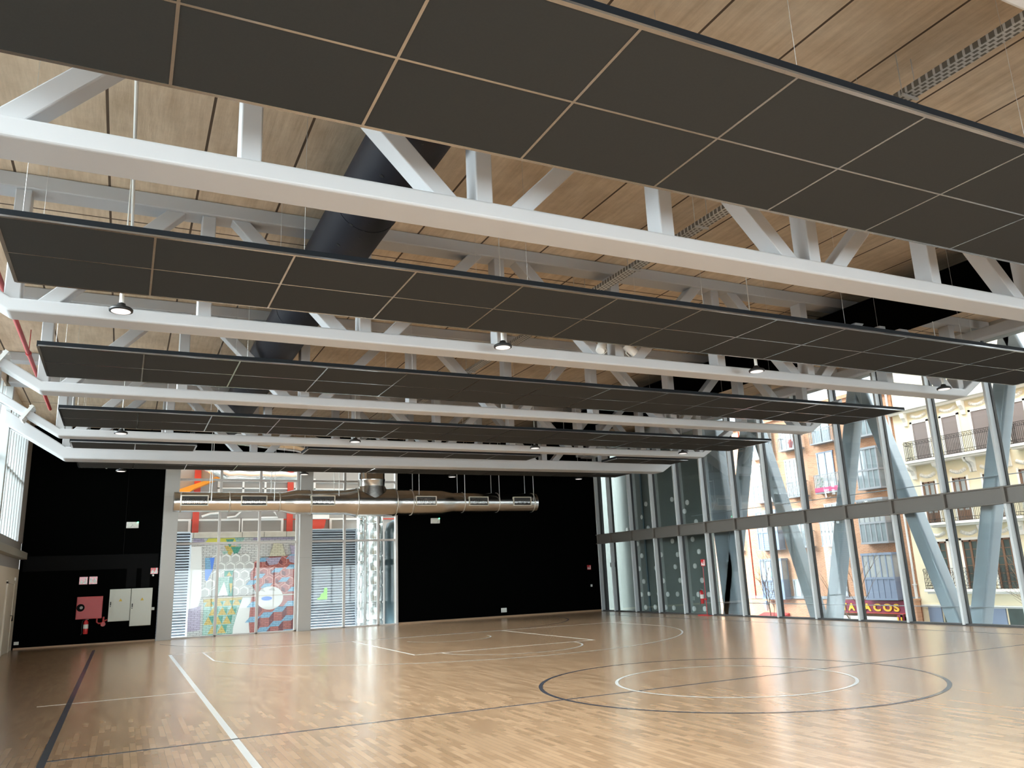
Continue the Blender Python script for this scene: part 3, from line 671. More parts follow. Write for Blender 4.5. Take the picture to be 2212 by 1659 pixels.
def plate(x, z, w, h, lab, sock=True):
    e = empty('wall_socket', (x, YB, z), lab, 'wall socket')
    MB().box(x-w/2, x+w/2, YB-0.02, YB, z-h/2, z+h/2).build('cover_plate', M['white'], e, 0.004)
    for dx in (-w/4, w/4): MB().box(x+dx-w*0.17, x+dx+w*0.17, YB-0.024, YB-0.02, z-h*0.3, z+h*0.3).build('socket_face', M['diff'], e)
plate(-3.0, 0.20, 0.14, 0.1, 'small white socket low in the black wall corner by the door')
plate(14.76, 0.295, 0.26, 0.18, 'white double socket low on the wide black back wall')
plate(1.06, 1.09, 0.1, 0.1, 'small white socket right of the grey electric cabinets')
plate(19.17, 1.13, 0.09, 0.1, 'small white switch under the fire sign near the facade corner')
tag(MB().lathe([(0, 0.02), (0.07, 0.06), (0.12, 0.065), (0.17, 0.02)], (-0.75, YB-0.35, 5.98), (0, 0, 1), 16).box(-0.76, -0.74, YB-0.36, YB, 6.13, 6.15).build('ceiling_sensor', M['white'], None), 'small white sensor on the upper black wall beside a lamp', 'sensor')
# extinguisher on the facade
fire_sign(24.26, 1.89, 0.25, 'small red fire sign on the facade glazing above the extinguisher', 0, 'x', XR-0.23)
e2 = extinguisher(XR-0.3, 24.42, 0.42, 1.05, 'red fire extinguisher on its slim stand before the glass facade')
MB().cyl((XR-0.24, 24.27, 0.02), (XR-0.24, 24.27, 1.78), 0.012, 8).tube([(XR-0.5, 24.5, 0.02), (XR-0.24, 24.27, 0.03), (XR-0.5, 23.8, 0.02)], 0.012, 8).box(XR-0.27, XR-0.2, 24.25, 24.42, 0.55, 0.6).box(XR-0.45, XR-0.22, 24.0, 24.55, 0.0, 0.012).build('stand', M['redbright'], e2)
tag(MB().box(XR-0.05, XR-0.02, 30.55, 30.95, 1.9, 2.1).build('wall_plaque', M['black'], None), 'small black plaque on the glazing near the far corner', 'plaque')

# ================================================================== OUTSIDE: V COLUMNS
def strut(y0, y1, z0, z1, lab):
    w, x0, x1 = 0.21, 20.5, 20.95
    o = MB().hexa([(x0, y0-w, z0), (x1, y0-w, z0), (x1, y0+w, z0), (x0, y0+w, z0)], [(x0, y1-w, z1), (x1, y1-w, z1), (x1, y1+w, z1), (x0, y1+w, z1)]).build('steel_strut', M['vcol'], None, 0.07, 4)
    return tag(o, lab, 'column', 'leaning steel struts outside the facade')
Z0s, Z1s = -1.1, 7.4
names = ['nearest', 'second', 'third', 'fourth', 'farthest']
for i, yb in enumerate((4.95, 9.9, 14.82, 19.78)):
    strut(yb+0.32+0.275*Z0s, yb+0.32+0.275*Z1s, Z0s, Z1s, 'blue-grey steel strut leaning away from its foot, %s of the away-leaning ones' % names[i])
for i, yb in enumerate((4.95, 9.9, 14.82, 19.78, 24.75)):
    strut(yb-0.33-0.297*Z0s, yb-0.33-0.297*Z1s, Z0s, Z1s, 'blue-grey steel strut leaning towards the camera, %s of the near-leaning ones' % names[i])
tag(MB().hexa([(20.5, 23.65, -1.1), (21.0, 23.65, -1.1), (21.0, 24.5, -1.1), (20.5, 24.5, -1.1)], [(20.5, 24.0, 7.4), (21.0, 24.0, 7.4), (21.0, 24.95, 7.4), (20.5, 24.95, 7.4)]).build('steel_strut', M['vcol'], None, 0.07, 4),
    'broad upright blue-grey end column beside the porthole wall', 'column')
tag(MB().box(XR+0.08, 21.6, YF, YB+2, -0.5, -0.12).build('terrace_slab', M['paving'], None), 'narrow paved terrace outside the glass facade', 'terrace')
tag(MB().box(XR+0.5, 120, -60, 120, -3.4, -3.2).build('street', M['asphalt'], None), 'asphalt street between the hall and the houses', 'street')

# ================================================================== OUTSIDE: BRICK HOUSE (front plane x = 36)
BX = 36.0
bh = empty('brick_house', (38, 38, -3.2), 'orange brick apartment house with glazed bay windows across the street', 'building')
wallb = MB().box(BX, BX+8, 28.16, 60, -3.2, 10.6); wallb.build('wall', M['redbrick'], bh)
MB().box(BX-0.05, BX, 28.15, 60, -0.30, -0.14).build('string_course', M['alu'], bh)
MB().box(BX-0.3, BX+0.2, 28.15, 60, 10.6, 10.8).box(BX-0.2, BX+0.2, 28.15, 60, 10.4, 10.6).build('cornice', M['redbrick'], bh)
def bay(y0, y1, z0, z1, p, mt, mlow, pm, pml, nb=4):
    """glazed bay projecting from the wall: frame, panes, lower panels"""
    k_ = (BX-p)/BX; y0 *= k_; y1 *= k_; z0 = 1.72+(z0-1.72)*k_; z1 = 1.72+(z1-1.72)*k_
    x0 = BX-p; zm = z0+(z1-z0)*0.46
    fr = MB().box(x0-0.04, BX, y0-0.06, y1+0.06, z1, z1+0.12).box(x0-0.04, BX, y0-0.06, y1+0.06, z0-0.1, z0).box(x0-0.03, BX, y0-0.03, y1+0.03, zm-0.05, zm+0.05)
    for i in range(nb+1):
        y = y0+(y1-y0)*i/nb; fr.box(x0-0.015, x0+0.05, y-0.035, y+0.035, z0, z1)
    for yy in (y0, y1): fr.box(BX-0.06, BX, yy-0.03, yy+0.03, z0, z1)
    w = fr.build('bay_window', mt, bh)
    MB().box(x0+0.01, BX, y0, y1, zm, z1).build('window_pane', pm, w)
    MB().box(x0+0.01, BX, y0, y1, z0, zm).build('lower_panel', pml, w)
    return w
def fwin(y0, y1, z0, z1, mt, pm, rail=None, nb=2):
    fr = MB().box(BX-0.06, BX, y0-0.07, y1+0.07, z1, z1+0.07).box(BX-0.1, BX, y0-0.1, y1+0.1, z0-0.07, z0)
    for i in range(nb+1):
        y = y0+(y1-y0)*i/nb; fr.box(BX-0.06, BX, y-0.04, y+0.04, z0, z1)
    w = fr.build('casement_window', mt, bh)
    MB().box(BX-0.03, BX, y0, y1, z0, z1).build('window_pane', pm, w)
    return w
def balcony(y0, y1, z, h, glassy=None, p=0.5, step=0.11):
    k_ = (BX-p)/BX; y0 *= k_; y1 *= k_
    b = MB().box(BX-p, BX, y0, y1, z-0.08, z).box(BX-p, BX-p+0.03, y0, y1, z+h-0.04, z+h).box(BX-p, BX, y0, y0+0.03, z+h-0.04, z+h).box(BX-p, BX, y1-0.03, y1, z+h-0.04, z+h)
    n = int((y1-y0)/step)
    for i in range(n+1):
        y = y0+(y1-y0)*i/n; b.box(BX-p, BX-p+0.018, y-0.009, y+0.009, z, z+h)
    for i in range(4): b.box(BX-p+p*i/4, BX-p+p*i/4+0.018, y0, y0+0.018, z, z+h).box(BX-p+p*i/4, BX-p+p*i/4+0.018, y1-0.018, y1, z, z+h)
    w = b.build('balcony', M['alu'], bh)
    if glassy: MB().box(BX-p+0.02, BX-p+0.03, y0+0.05, y1-0.05, z+0.08, z+h-0.06).build('balcony_screen', glassy, w)
    return w
# column A of bays (nearest the cream house)
bay(29.5, 30.9, 5.55, 7.6, 0.55, M['alu'], None, M['pane'], M['pane'], 4)
bay(29.55, 31.2, 2.68, 4.85, 0.5, M['alu'], None, M['panew'], M['pane'], 5)
bay(29.5, 31.35, -0.22, 1.98, 0.55, M['alub'], None, M['panew'], M['alub'], 5)
bay(29.5, 31.0, 8.4, 10.2, 0.5, M['alu'], None, M['panew'], M['pane'], 4)
# column B
fwin(32.4, 33.6, 8.45, 10.0, M['alu'], M['pane']); balcony(32.25, 33.95, 8.42, 0.8)
w = fwin(32.4, 33.5, 5.68, 7.85, M['alub'], M['panew'], nb=2)
bb = balcony(32.2, 34.0, 5.6, 1.0, M['glasst'])
pl = MB()
for i in range(60):
    c = Vector((BX-0.3+random.uniform(-0.12, 0.12), 33.2+random.uniform(-0.25, 0.3), 5.95+random.uniform(-0.2, 0.5))); a = Vector((random.uniform(-1, 1), random.uniform(-1, 1), random.uniform(0.2, 1))).normalized()*0.16; s_ = a.orthogonal().normalized()*0.05
    pl.add([c-a, c+s_, c+a, c-s_], [(0, 1, 2, 3)])
tag(pl.build('potted_plant', M['leaf'], None), 'bushy green plant on the glass-screened balcony of the brick house', 'plant')
MB().box(BX-0.54, BX-0.505, 31.8, 33.5, 5.6, 5.86).build('banner', M['magenta'], bb)
fwin(32.5, 33.4, 2.75, 4.9, M['aluw'], M['pane']); bay(32.9, 33.95, 2.68, 3.9, 0.45, M['alu'], None, M['panew'], M['pane'], 4)
fwin(32.6, 33.5, -0.1, 2.05, M['alu'], M['panew'])
# column C
fwin(35.0, 36.2, 8.48, 9.5, M['aluw'], M['panew'], nb=3); balcony(34.9, 36.5, 8.42, 0.75)
tag(MB().lathe([(0, 0.09), (0.25, 0.13), (0.3, 0.15), (0.36, 0.13), (0.5, 0.03)], (BX-0.3, 35.15, 8.5), (0, 0, 1), 16).build('flower_pot', M['terracotta'], None), 'red pot hanging at a top balcony of the brick house', 'pot')
fwin(35.05, 36.05, 5.62, 7.8, M['aluw'], M['panew'], nb=3); balcony(34.95, 36.2, 5.6, 0.85, M['glasst'])
fwin(35.0, 35.9, 2.7, 4.85, M['aluw'], M['pane']); balcony(34.95, 36.0, 2.66, 0.9)
fwin(35.5, 36.5, -0.22, 0.75, M['alu'], M['panew'])
# column D
bay(37.5, 39.1, 5.62, 7.85, 0.5, M['aluw'], None, M['panew'], M['pane'], 4)
bay(37.4, 39.1, 2.68, 4.9, 0.5, M['alub'], None, M['panew'], M['alub'], 4)
bay(37.4, 39.2, -0.25, 1.95, 0.5, M['alub'], None, M['panew'], M['alub'], 4)
bay(37.5, 39.1, 8.4, 10.2, 0.5, M['aluw'], None, M['panew'], M['pane'], 4)
# column E and beyond
for y0 in (41.1, 44.3, 47.5, 50.7):
    fwin(y0, y0+0.9, 5.68, 7.85, M['aluw'], M['pane']); b_ = balcony(y0-0.1, y0+1.05, 5.6, 1.0)
    fwin(y0, y0+0.9, 8.5, 10.0, M['aluw'], M['pane'])
    fwin(y0, y0+0.9, 2.75, 4.9, M['aluw'], M['panew']); balcony(y0-0.1, y0+1.05, 2.68, 1.0)
    fwin(y0, y0+0.9, -0.1, 1.9, M['aluw'], M['panew'])
bnr = MB().box(BX-0.56, BX-0.53, 41.65, 42.1, 5.95, 6.55).build('banner', M['blueb'], None); tag(bnr, 'blue cloth banner on a far balcony of the brick house', 'banner')
text_mesh('banner_lettering', 'SE', 0.2, M['white'], bnr, (BX-0.565, 42.05, 6.25), (0, -1, 0), (0, 0, 1), 0.002)
text_mesh('banner_lettering', 'VE', 0.2, M['white'], bnr, (BX-0.565, 42.05, 6.03), (0, -1, 0), (0, 0, 1), 0.002)
MB().cyl((BX-0.06, 28.3, 0.5), (BX-0.06, 28.3, 10.3), 0.055, 10).cyl((BX-0.06, 28.3, -0.25), (BX-0.06, 28.3, 0.5), 0.075, 10).box(BX-0.15, BX, 28.2, 28.4, 0.44, 0.47).build('drain_pipe', M['aluw'], bh)
MB().cyl((BX-0.04, 39.85, -0.3), (BX-0.04, 39.85, 10.3), 0.03, 8).build('drain_pipe', M['redpost'], bh)
for y0, y1 in ((34.6, 36.4), (40.2, 42.0)): MB().box(BX-0.02, BX, y0, y1, -3.0, -1.6).build('shop_window', M['paned'], bh)
pr = MB().box(BX-0.55, BX-0.2, 28.05, 28.62, -3.2, -0.30).box(BX-0.6, BX-0.15, 28.0, 28.66, -0.30, -0.22).build('brick_pier', M['redbrick'], bh)
# shop sign
sg = empty('shop_sign', (BX-0.3, 31, -1), 'maroon shop sign with large yellow letters on the brick house', 'shop sign')
SX = BX-0.32
MB().box(SX, BX, 28.82, 33.4, -0.94, -0.34).build('sign_board', M['maroon'], sg)
for ch_, yy_, sq in (('T', 33.12, 1.05), ('A', 32.66, 1.1), ('B', 32.15, 1.1), ('A', 31.66, 1.3), ('C', 31.04, 1.3), ('O', 30.42, 1.3), ('S', 29.77, 1.35)):
    text_mesh('sign_letter', ch_, 0.50, M['signyel'], sg, (SX-0.03, yy_*SX/BX, -0.84), (0, -1, 0), (0, 0, 1), 0.02, 0.02, sq)
MB().box(SX-0.03, BX, 28.8, 33.45, -0.98, -0.935).build('sign_trim', M['redpost'], sg)
MB().box(SX-0.02, BX, 29.15, 33.4, -1.32, -1.13).build('sign_band', M['signwhite'], sg)
MB().box(SX+0.02, BX, 29.15, 33.4, -1.9, -1.13).build('sign_board', M['maroon'], sg)
text_mesh('sign_lettering', 'EST.', 0.22, M['signyel'], sg, (SX+0.01, 33.0, -1.55), (0, -1, 0), (0, 0, 1), 0.006, 0.006, 1.2)
text_mesh('sign_lettering', 'TABACOS', 0.20, M['signyel'], sg, (SX+0.01, 30.7, -1.55), (0, -1, 0), (0, 0, 1), 0.006, 0.006, 1.15)
MB().lathe([(0, 0.12), (0.01, 0.12)], (SX+0.02, 31.05, -1.46), (-1, 0, 0), 20).build('sign_emblem', M['signyel'], sg)
tag(MB().box(BX-0.45, BX-0.33, 28.98, 29.12, -1.9, -0.98).build('sign_bracket', M['coping'], None), 'tan post between the shop sign and the yellow hanging sign', 'post')
hs = empty('hanging_sign', (BX-0.45, 29.15, -1.3), 'small maroon sign with a yellow letter beside the brick pier', 'sign')
MB().box(BX-0.45, BX-0.35, 28.95, 29.3, -1.7, -1.0).build('sign_board', M['maroon'], hs)
text_mesh('sign_letter', 'U', 0.42, M['signyel'], hs, (BX-0.47, 29.3, -1.42), (0, -1, 0), (0, 0, 1), 0.01, 0.015)
aw = MB().hexa([(BX-0.9, 37.15, -1.55), (BX, 37.15, -1.45), (BX, 39.3, -1.45), (BX-0.9, 39.3, -1.55)], [(BX-0.9, 37.15, -1.4), (BX, 37.15, -1.12), (BX, 39.3, -1.12), (BX-0.9, 39.3, -1.4)]).build('awning', M['redaw'], None)
tag(aw, 'red shop awning low on the brick house', 'awning')
sl = empty('wall_lantern', (BX-0.7, 38.15, -0.9), 'pale wall lantern above the red awning', 'lantern')
MB().lathe([(0, 0.08), (0.38, 0.2)], (BX-0.9, 38.05, -0.98), (0, 0, 1), 6, smooth=False).build('lantern_glass', M['stone'], sl)
MB().lathe([(0, 0.23), (0.16, 0.14), (0.22, 0.03)], (BX-0.9, 38.05, -0.6), (0, 0, 1), 6, smooth=False).box(BX-0.9, BX, 38.03, 38.07, -0.5, -0.46).build('lantern_cap', M['alub'], sl)

# ================================================================== OUTSIDE: CREAM HOUSE
ch = empty('cream_house', (38, 18, -3.2), 'cream stucco house with white ornament and iron balconies across the street', 'building')
MB().box(BX, BX+8, 2, 28.15, -3.2, 9.1).box(BX+0.1, BX+8, 2, 28.1, 9.1, 13).build('wall', M['creamst'], ch)
MB().box(BX-0.35, BX+0.1, 2, 28.3, 9.14, 9.36).box(BX-0.22, BX+0.1, 2, 28.25, 9.02, 9.14).build('cornice', M['stone'], ch, 0.02)
def cbal(y0, y1, z, p=0.62, scroll=False, h=0.97):
    k_ = (BX-p)/BX; y0 *= k_; y1 *= k_; z = 1.72+(z-1.72)*k_
    b = MB().box(BX-p-0.06, BX, y0-0.08, y1+0.08, z-0.13, z).box(BX-p+0.05, BX, y0, y1, z-0.22, z-0.13); w = b.build('balcony_slab', M['stone'], ch, 0.02)
    r = MB()
    X = BX-p
    for zz in (z+0.02, z+0.16, z+h-0.2, z+h-0.02): r.box(X, X+0.025, y0, y1, zz, zz+0.022).box(X, BX, y1-0.025, y1, zz, zz+0.022).box(X, BX, y0, y0+0.025, zz, zz+0.022)
    n = int((y1-y0)/(0.085 if not scroll else 0.17))
    for i in range(n+1):
        y = y0+(y1-y0)*i/n; r.box(X, X+0.014, y-0.007, y+0.007, z, z+h)
        if i < n and i % 2 == 0:
            y2 = y+(y1-y0)/n
            r.tube([(X+0.01, y, z+h-0.19), (X+0.01, y+0.05, z+h-0.08), (X+0.01, y2, z+h-0.17), (X+0.01, y2+0.05, z+h-0.05)], 0.009, 5)
            r.tube([(X+0.01, y, z+0.03), (X+0.01, y+0.06, z+0.13), (X+0.01, y2+0.02, z+0.04)], 0.009, 5)
        if scroll and i < n:
            y2 = y+(y1-y0)/n; ym = (y+y2)/2
            for k in range(3):
                zc = z+0.27+k*0.2; r.tube([(X+0.01, ym+0.07*math.cos(t*PI/3), zc+0.085*math.sin(t*PI/3)) for t in range(6)], 0.009, 5)
    for k in range(5):
        xx = X+p*k/5; r.box(xx, xx+0.014, y1-0.014, y1, z, z+h).box(xx, xx+0.014, y0, y0+0.014, z, z+h)
    r.build('balcony_railing', M['iron'], w)
    return w
def corbel(y, z0, z1, w=0.26, p=0.5):
    prof = [(0, z0), (-0.08, z0+0.02), (-0.1, z0+0.22), (-0.2, z0+0.42), (-p*0.85, z1-0.25), (-p, z1-0.12), (-p, z1), (0, z1)]
    MB().prism([(a, c) for a, c in prof], (BX, y-w/2, 0), (1, 0, 0), (0, 0, 1), (0, w, 0)).build('corbel', M['stone'], ch, 0.02)
def garland(y0, y1, z):
    b = MB(); n = 9
    for i in range(n):
        y = y0+(y1-y0)*(i+0.5)/n; zz = z-0.13*math.sin(PI*(i+0.5)/n)
        b.lathe([(0, 0.1), (0.05, 0.07), (0.08, 0.02)], (BX, y, zz), (-1, 0, 0), 8)
    b.build('garland', M['stone'], ch)
def shutter_door(y0, y1, z0, z1, closed=True):
    fr = MB().box(BX-0.05, BX+0.02, y0-0.12, y0, z0, z1+0.1).box(BX-0.05, BX+0.02, y1, y1+0.12, z0, z1+0.1).box(BX-0.05, BX+0.02, y0-0.12, y1+0.12, z1, z1+0.12).build('door_surround', M['stone'], ch)
    if closed: MB().box(BX-0.02, BX+0.01, y0, y1, z0, z1).box(BX-0.03, BX+0.01, y1-0.06, y1, z0, z1).build('roller_shutter', M['shutter'], fr)
    else:
        MB().box(BX-0.015, BX+0.01, y0, y1, z0, z1).build('window_pane', M['paned'], fr)
        ff = MB().box(BX-0.05, BX, y0, y0+0.08, z0, z1).box(BX-0.05, BX, y1-0.08, y1, z0, z1).box(BX-0.05, BX, y0, y1, z1-0.08, z1)
        for k in range(5): ff.box(BX-0.03, BX, y0, y1, z0+(z1-z0)*(k+0.8)/6, z0+(z1-z0)*(k+0.8)/6+0.03)
        ff.box(BX-0.05, BX, (y0+y1)/2-0.05, (y0+y1)/2+0.05, z0, z1)
        ff.build('wood_frame', M['woodframe'], fr)
def small_win(y0, y1, z0, z1):
    fr = MB().box(BX-0.05, BX+0.02, y0-0.1, y0, z0, z1+0.08).box(BX-0.05, BX+0.02, y1, y1+0.1, z0, z1+0.08).build('window_surround', M['stone'], ch)
    MB().box(BX-0.01, BX+0.01, y0, y1, z0, z1).build('window_pane', M['panew'], fr)
    ff = MB().box(BX-0.05, BX, y0, y0+0.08, z0, z1).box(BX-0.05, BX, y1-0.1, y1, z0, z1).box(BX-0.05, BX, y0, y1, z1-0.07, z1).box(BX-0.05, BX, (y0+y1)/2-0.035, (y0+y1)/2+0.035, z0, z1)
    for k in (0.33, 0.66): ff.box(BX-0.03, BX, y0, y1, z0+(z1-z0)*k, z0+(z1-z0)*k+0.03)
    ff.build('wood_frame', M['woodframe'], fr)
doors = [26.65, 25.0, 23.45, 21.75, 20.0, 18.3, 16.6, 14.9]
for yc in doors:
    shutter_door(yc-0.4, yc+0.4, 6.57, 8.42)
    small_win(yc-0.36, yc+0.36, 3.36, 5.42)
    MB().box(BX-0.04, BX, yc-0.36, yc+0.36, 3.36, 3.88).build('lower_shutter', M['woodframe'], ch)
    shutter_door(yc-0.42, yc+0.42, 0.24, 2.48, False)
    MB().box(BX-0.05, BX, yc-0.5, yc+0.3, -3.0, -0.62).build('shop_window', M['paned'], ch)
    MB().box(BX-0.08, BX, yc+0.4, yc+1.1, -3.2, -0.62).build('ground_pilaster', M['alub'], ch)
    garland(yc-0.42, yc+0.42, 8.85); garland(yc-0.4, yc+0.4, 5.82); garland(yc-0.4, yc+0.4, 2.9)
for yc in doors:
    for dy in (0.62, ):
        corbel(yc+0.75, 8.35, 9.02, 0.22, 0.3); corbel(yc+0.72, 5.6, 6.35, 0.26, 0.5); corbel(yc+0.72, 2.55, 3.15, 0.26, 0.4)
        corbel(yc-0.72, 5.6, 6.35, 0.2, 0.5)
cbal(22.75, 27.75, 6.58); cbal(14.3, 22.3, 6.58)
cbal(22.4, 26.95, 3.40, 0.5); cbal(14.3, 22.0, 3.40, 0.5)
cbal(22.7, 27.75, 0.22, 0.55, True); cbal(14.3, 22.3, 0.22, 0.55, True)
MB().box(BX-0.1, BX, 2, 28.1, -0.62, -0.5).build('string_course', M['stone'], ch)

for z_, lab in ((3.72, 'upper thin steel cable strung along the outside of the glass facade'), (0.42, 'lower thin steel cable strung along the outside of the glass facade')):
    tag(MB().cyl((20.25, 5, z_), (20.25, 25.6, z_), 0.012, 8).build('steel_cable', M['alu'], None), lab, 'cable')
# bare street trees
def bare_tree(base, h, lab, seed, spread=0.5):
    random.seed(seed); b = MB()
    def grow(p, d, L, r, k):
        pts = [p]; q = Vector(p); dd = Vector(d)
        for i in range(4):
            dd = (dd+Vector((random.uniform(-1, 1), random.uniform(-1, 1), random.uniform(-0.2, 0.6)))*0.16).normalized(); q = q+dd*L/4; pts.append(q.copy())
        b.tube(pts, [r*(1-0.12*i) for i in range(5)], 6)
        if k:
            for i in range(3 if k > 1 else 2):
                nd = (dd+Vector((random.uniform(-1, 1), random.uniform(-1, 1), random.uniform(-0.1, 0.5)))*spread*1.5).normalized()
                grow(pts[random.choice((2, 3, 4))], nd, L*0.68, r*0.55, k-1)
    grow(Vector(base), Vector((0, 0, 1)), h*0.45, 0.06, 4)
    return tag(b.build('bare_tree', M['bark'], None), lab, 'tree')
bare_tree((31.0, 33.2, -3.2), 5.2, 'slender leafless tree before the brick house, left of the red awning', 5, 0.4)
bare_tree((28.0, 16.6, -3.2), 6.4, 'leafless tree with pale branches before the cream house', 11, 0.6)
bare_tree((31.5, 27.8, -3.2), 6.0, 'thin leafless tree beside the shop sign of the brick house', 23, 0.4)

# ================================================================== COURTYARD BEHIND THE BACK WINDOWS
tag(MB().box(-20, XR+0.45, YB+0.35, 90, -3.4, -3.2).build('courtyard', M['paving'], None), 'paved courtyard behind the back windows', 'courtyard')
MY_ = 42.0
mw = empty('mural_wall', (5, MY_, -3.2), 'painted brick courtyard wall with geometric mural behind the left back window', 'wall')
MB().box(-4, 11, MY_, MY_+0.35, -3.2, 4.1).build('brickwork', M['palebrick'], mw)
MB().box(-4, 11, MY_-0.12, MY_+0.4, 4.1, 4.36).build('coping', M['coping'], mw, 0.01)
jt = MB()
for x in (3.0, 4.1, 5.25, 6.3, 7.4): jt.box(x, x+0.02, MY_-0.125, MY_-0.12, 4.1, 4.36)
jt.build('coping_joint', M['black'], mw)
mu = MB(); lay = [0]
def P(poly, c):
    lay[0] += 1
    d = 0.004+0.0006*lay[0]
    mu.prism(poly, (0, MY_, 0), (1, 0, 0), (0, 0, 1), (0, -d, 0), MUR[c])
def ell(cx, cz, a, b_, c, n=28, a0=0, a1=2*PI):
    P([(cx+a*math.cos(a0+(a1-a0)*i/n), cz+b_*math.sin(a0+(a1-a0)*i/n)) for i in range(n if a1-a0 > 6.2 else n+1)], c)
P([(3.5, 3.8), (5.4, 3.8), (5.2, 4.08), (3.7, 4.08)], 'olive')
P([(5.8, 3.95), (7.8, 3.95), (7.8, 4.08), (5.8, 4.08)], 'purp')
P([(3.0, 3.9), (3.5, 3.75), (3.5, 4.08), (3.0, 4.08)], 'purp')
# triangles at the top middle
for x0, z0, s_, c in ((4.45, 3.15, 0.55, 'yel'), (4.75, 3.15, 0.5, 'green'), (4.5, 3.62, 0.4, 'green'), (4.9, 3.6, 0.5, 'lgreen'), (4.35, 3.15, 0.3, 'lgreen')):
    P([(x0, z0+s_), (x0+s_, z0+s_), (x0+s_/2, z0)], c)
P([(4.5, 3.1), (5.0, 3.1), (4.95, 2.7), (4.78, 2.4), (4.6, 2.7)], 'lgreen')
P([(4.75, 3.15), (5.05, 3.15), (4.9, 2.72)], 'green'); P([(4.85, 3.0), (5.0, 3.0), (4.92, 2.6)], 'yel')
# white hexagons
def hexa(cx, cz, r, c): P([(cx+r*math.sin(PI/3*i), cz+r*math.cos(PI/3*i)) for i in range(6)], c)
for j in range(5):
    for i in range(6):
        cx = 3.66+i*0.45+(0.22 if j % 2 else 0); cz = 1.52+j*0.39
        if cx < 5.8 and not (cx < 4.05 and cz > 2.2): hexa(cx, cz, 0.262, 'hexg'); hexa(cx, cz, 0.235, 'hexw'); hexa(cx-0.02, cz-0.03, 0.19, 'hexg')
P([(4.5, 2.5), (4.92, 2.5), (4.86, 2.24), (4.5, 2.24)], 'green'); P([(4.6, 2.25), (4.72, 2.46), (4.85, 2.25)], 'yel')
P([(4.74, 2.2), (4.9, 2.2), (4.92, 1.3), (4.72, 1.3)], 'green'); P([(4.74, 1.9), (4.9, 1.9), (4.84, 1.4)], 'yel'); P([(4.2, 2.2), (4.7, 2.2), (4.75, 1.35), (4.1, 1.35)], 'lgreen'); P([(4.25, 1.35), (4.7, 1.35), (4.5, 2.0)], 'hexw')
# blue figure
P([(3.58, 3.15), (4.02, 3.15), (3.95, 2.6), (3.62, 2.58)], 'blue'); P([(3.8, 3.15), (4.02, 3.15), (3.95, 2.6), (3.88, 2.6)], 'dblue'); P([(3.6, 2.6), (3.96, 2.6), (3.72, 2.05), (3.64, 2.1)], 'dblue')
# yellow and green triangles at the bottom
P([(3.62, 1.2), (5.42, 1.24), (5.15, 0.5), (4.9, -3.1), (3.62, -3.1)], 'lgreen')
for j in range(9):
    for i in range(4):
        x0 = 3.66+i*0.42+(0.2 if j % 2 else 0); z0 = 0.85-j*0.42
        if x0+0.36 < 5.35-0.12*(0.9-z0)/0.5: P([(x0, z0), (x0+0.4, z0), (x0+0.2, z0+0.38)], 'yel'); P([(x0+0.2, z0+0.38), (x0+0.4, z0), (x0+0.45, z0+0.38)], 'green')
P([(3.6, 1.2), (5.4, 1.24), (5.35, 1.1), (3.6, 1.05)], 'yel')
P([(5.4, 1.2), (6.0, 1.2), (5.8, 0.4), (5.85, -0.6), (5.9, -3.1), (4.9, -3.1), (5.0, -0.2), (5.2, 0.6)], 'hexw')
P([(2.4, 3.7), (3.4, 3.7), (3.5, 1.4), (3.2, 0.2), (2.5, 0.2)], 'hexw'); P([(2.6, 0.7), (3.5, 0.9), (3.5, -0.2), (2.7, -0.3)], 'purp')
# red figure: upper honeycomb
P([(5.72, 2.35), (6.1, 2.95), (6.6, 3.12), (7.5, 3.14), (7.88, 2.9), (7.88, 1.3), (7.0, 1.25), (6.0, 1.45), (5.75, 1.9)], 'red')
for (cx, cz) in ((6.1, 2.75), (6.6, 2.85), (7.25, 2.9), (6.35, 2.35), (6.85, 2.4), (7.4, 2.35), (6.1, 1.95), (6.6, 1.95), (7.1, 1.95), (7.6, 1.9), (6.9, 1.55), (7.4, 1.55)):
    hexa(cx, cz, 0.25, 'pink'); hexa(cx, cz-0.01, 0.215, 'red'); P([(cx-0.18, cz-0.1), (cx, cz-0.2), (cx, cz), (cx-0.18, cz+0.1)], 'dred')
def rhomb(cx, cz, c='blue', s_=1.0):
    P([(cx-0.36*s_, cz-0.13*s_), (cx+0.14*s_, cz-0.13*s_), (cx+0.36*s_, cz+0.13*s_), (cx-0.12*s_, cz+0.13*s_)], c)
for cx, cz in ((6.3, 2.98), (7.0, 2.45), (6.15, 2.2), (7.35, 1.98), (6.5, 1.72), (7.7, 2.6), (5.8, 1.9), (7.82, 1.5), (7.7, 3.1)): rhomb(cx, cz, 'blue', 0.8)
P([(6.4, 3.05), (7.2, 3.1), (7.0, 2.75), (6.6, 2.7)], 'purp'); P([(7.5, 3.14), (7.88, 3.14), (7.88, 2.75), (7.6, 2.85)], 'purp'); P([(6.6, 3.14), (7.4, 3.14), (7.2, 3.75), (6.8, 3.8)], 'cream')
P([(7.6, 3.7), (7.9, 3.6), (7.9, 3.2), (7.7, 3.2)], 'purp')
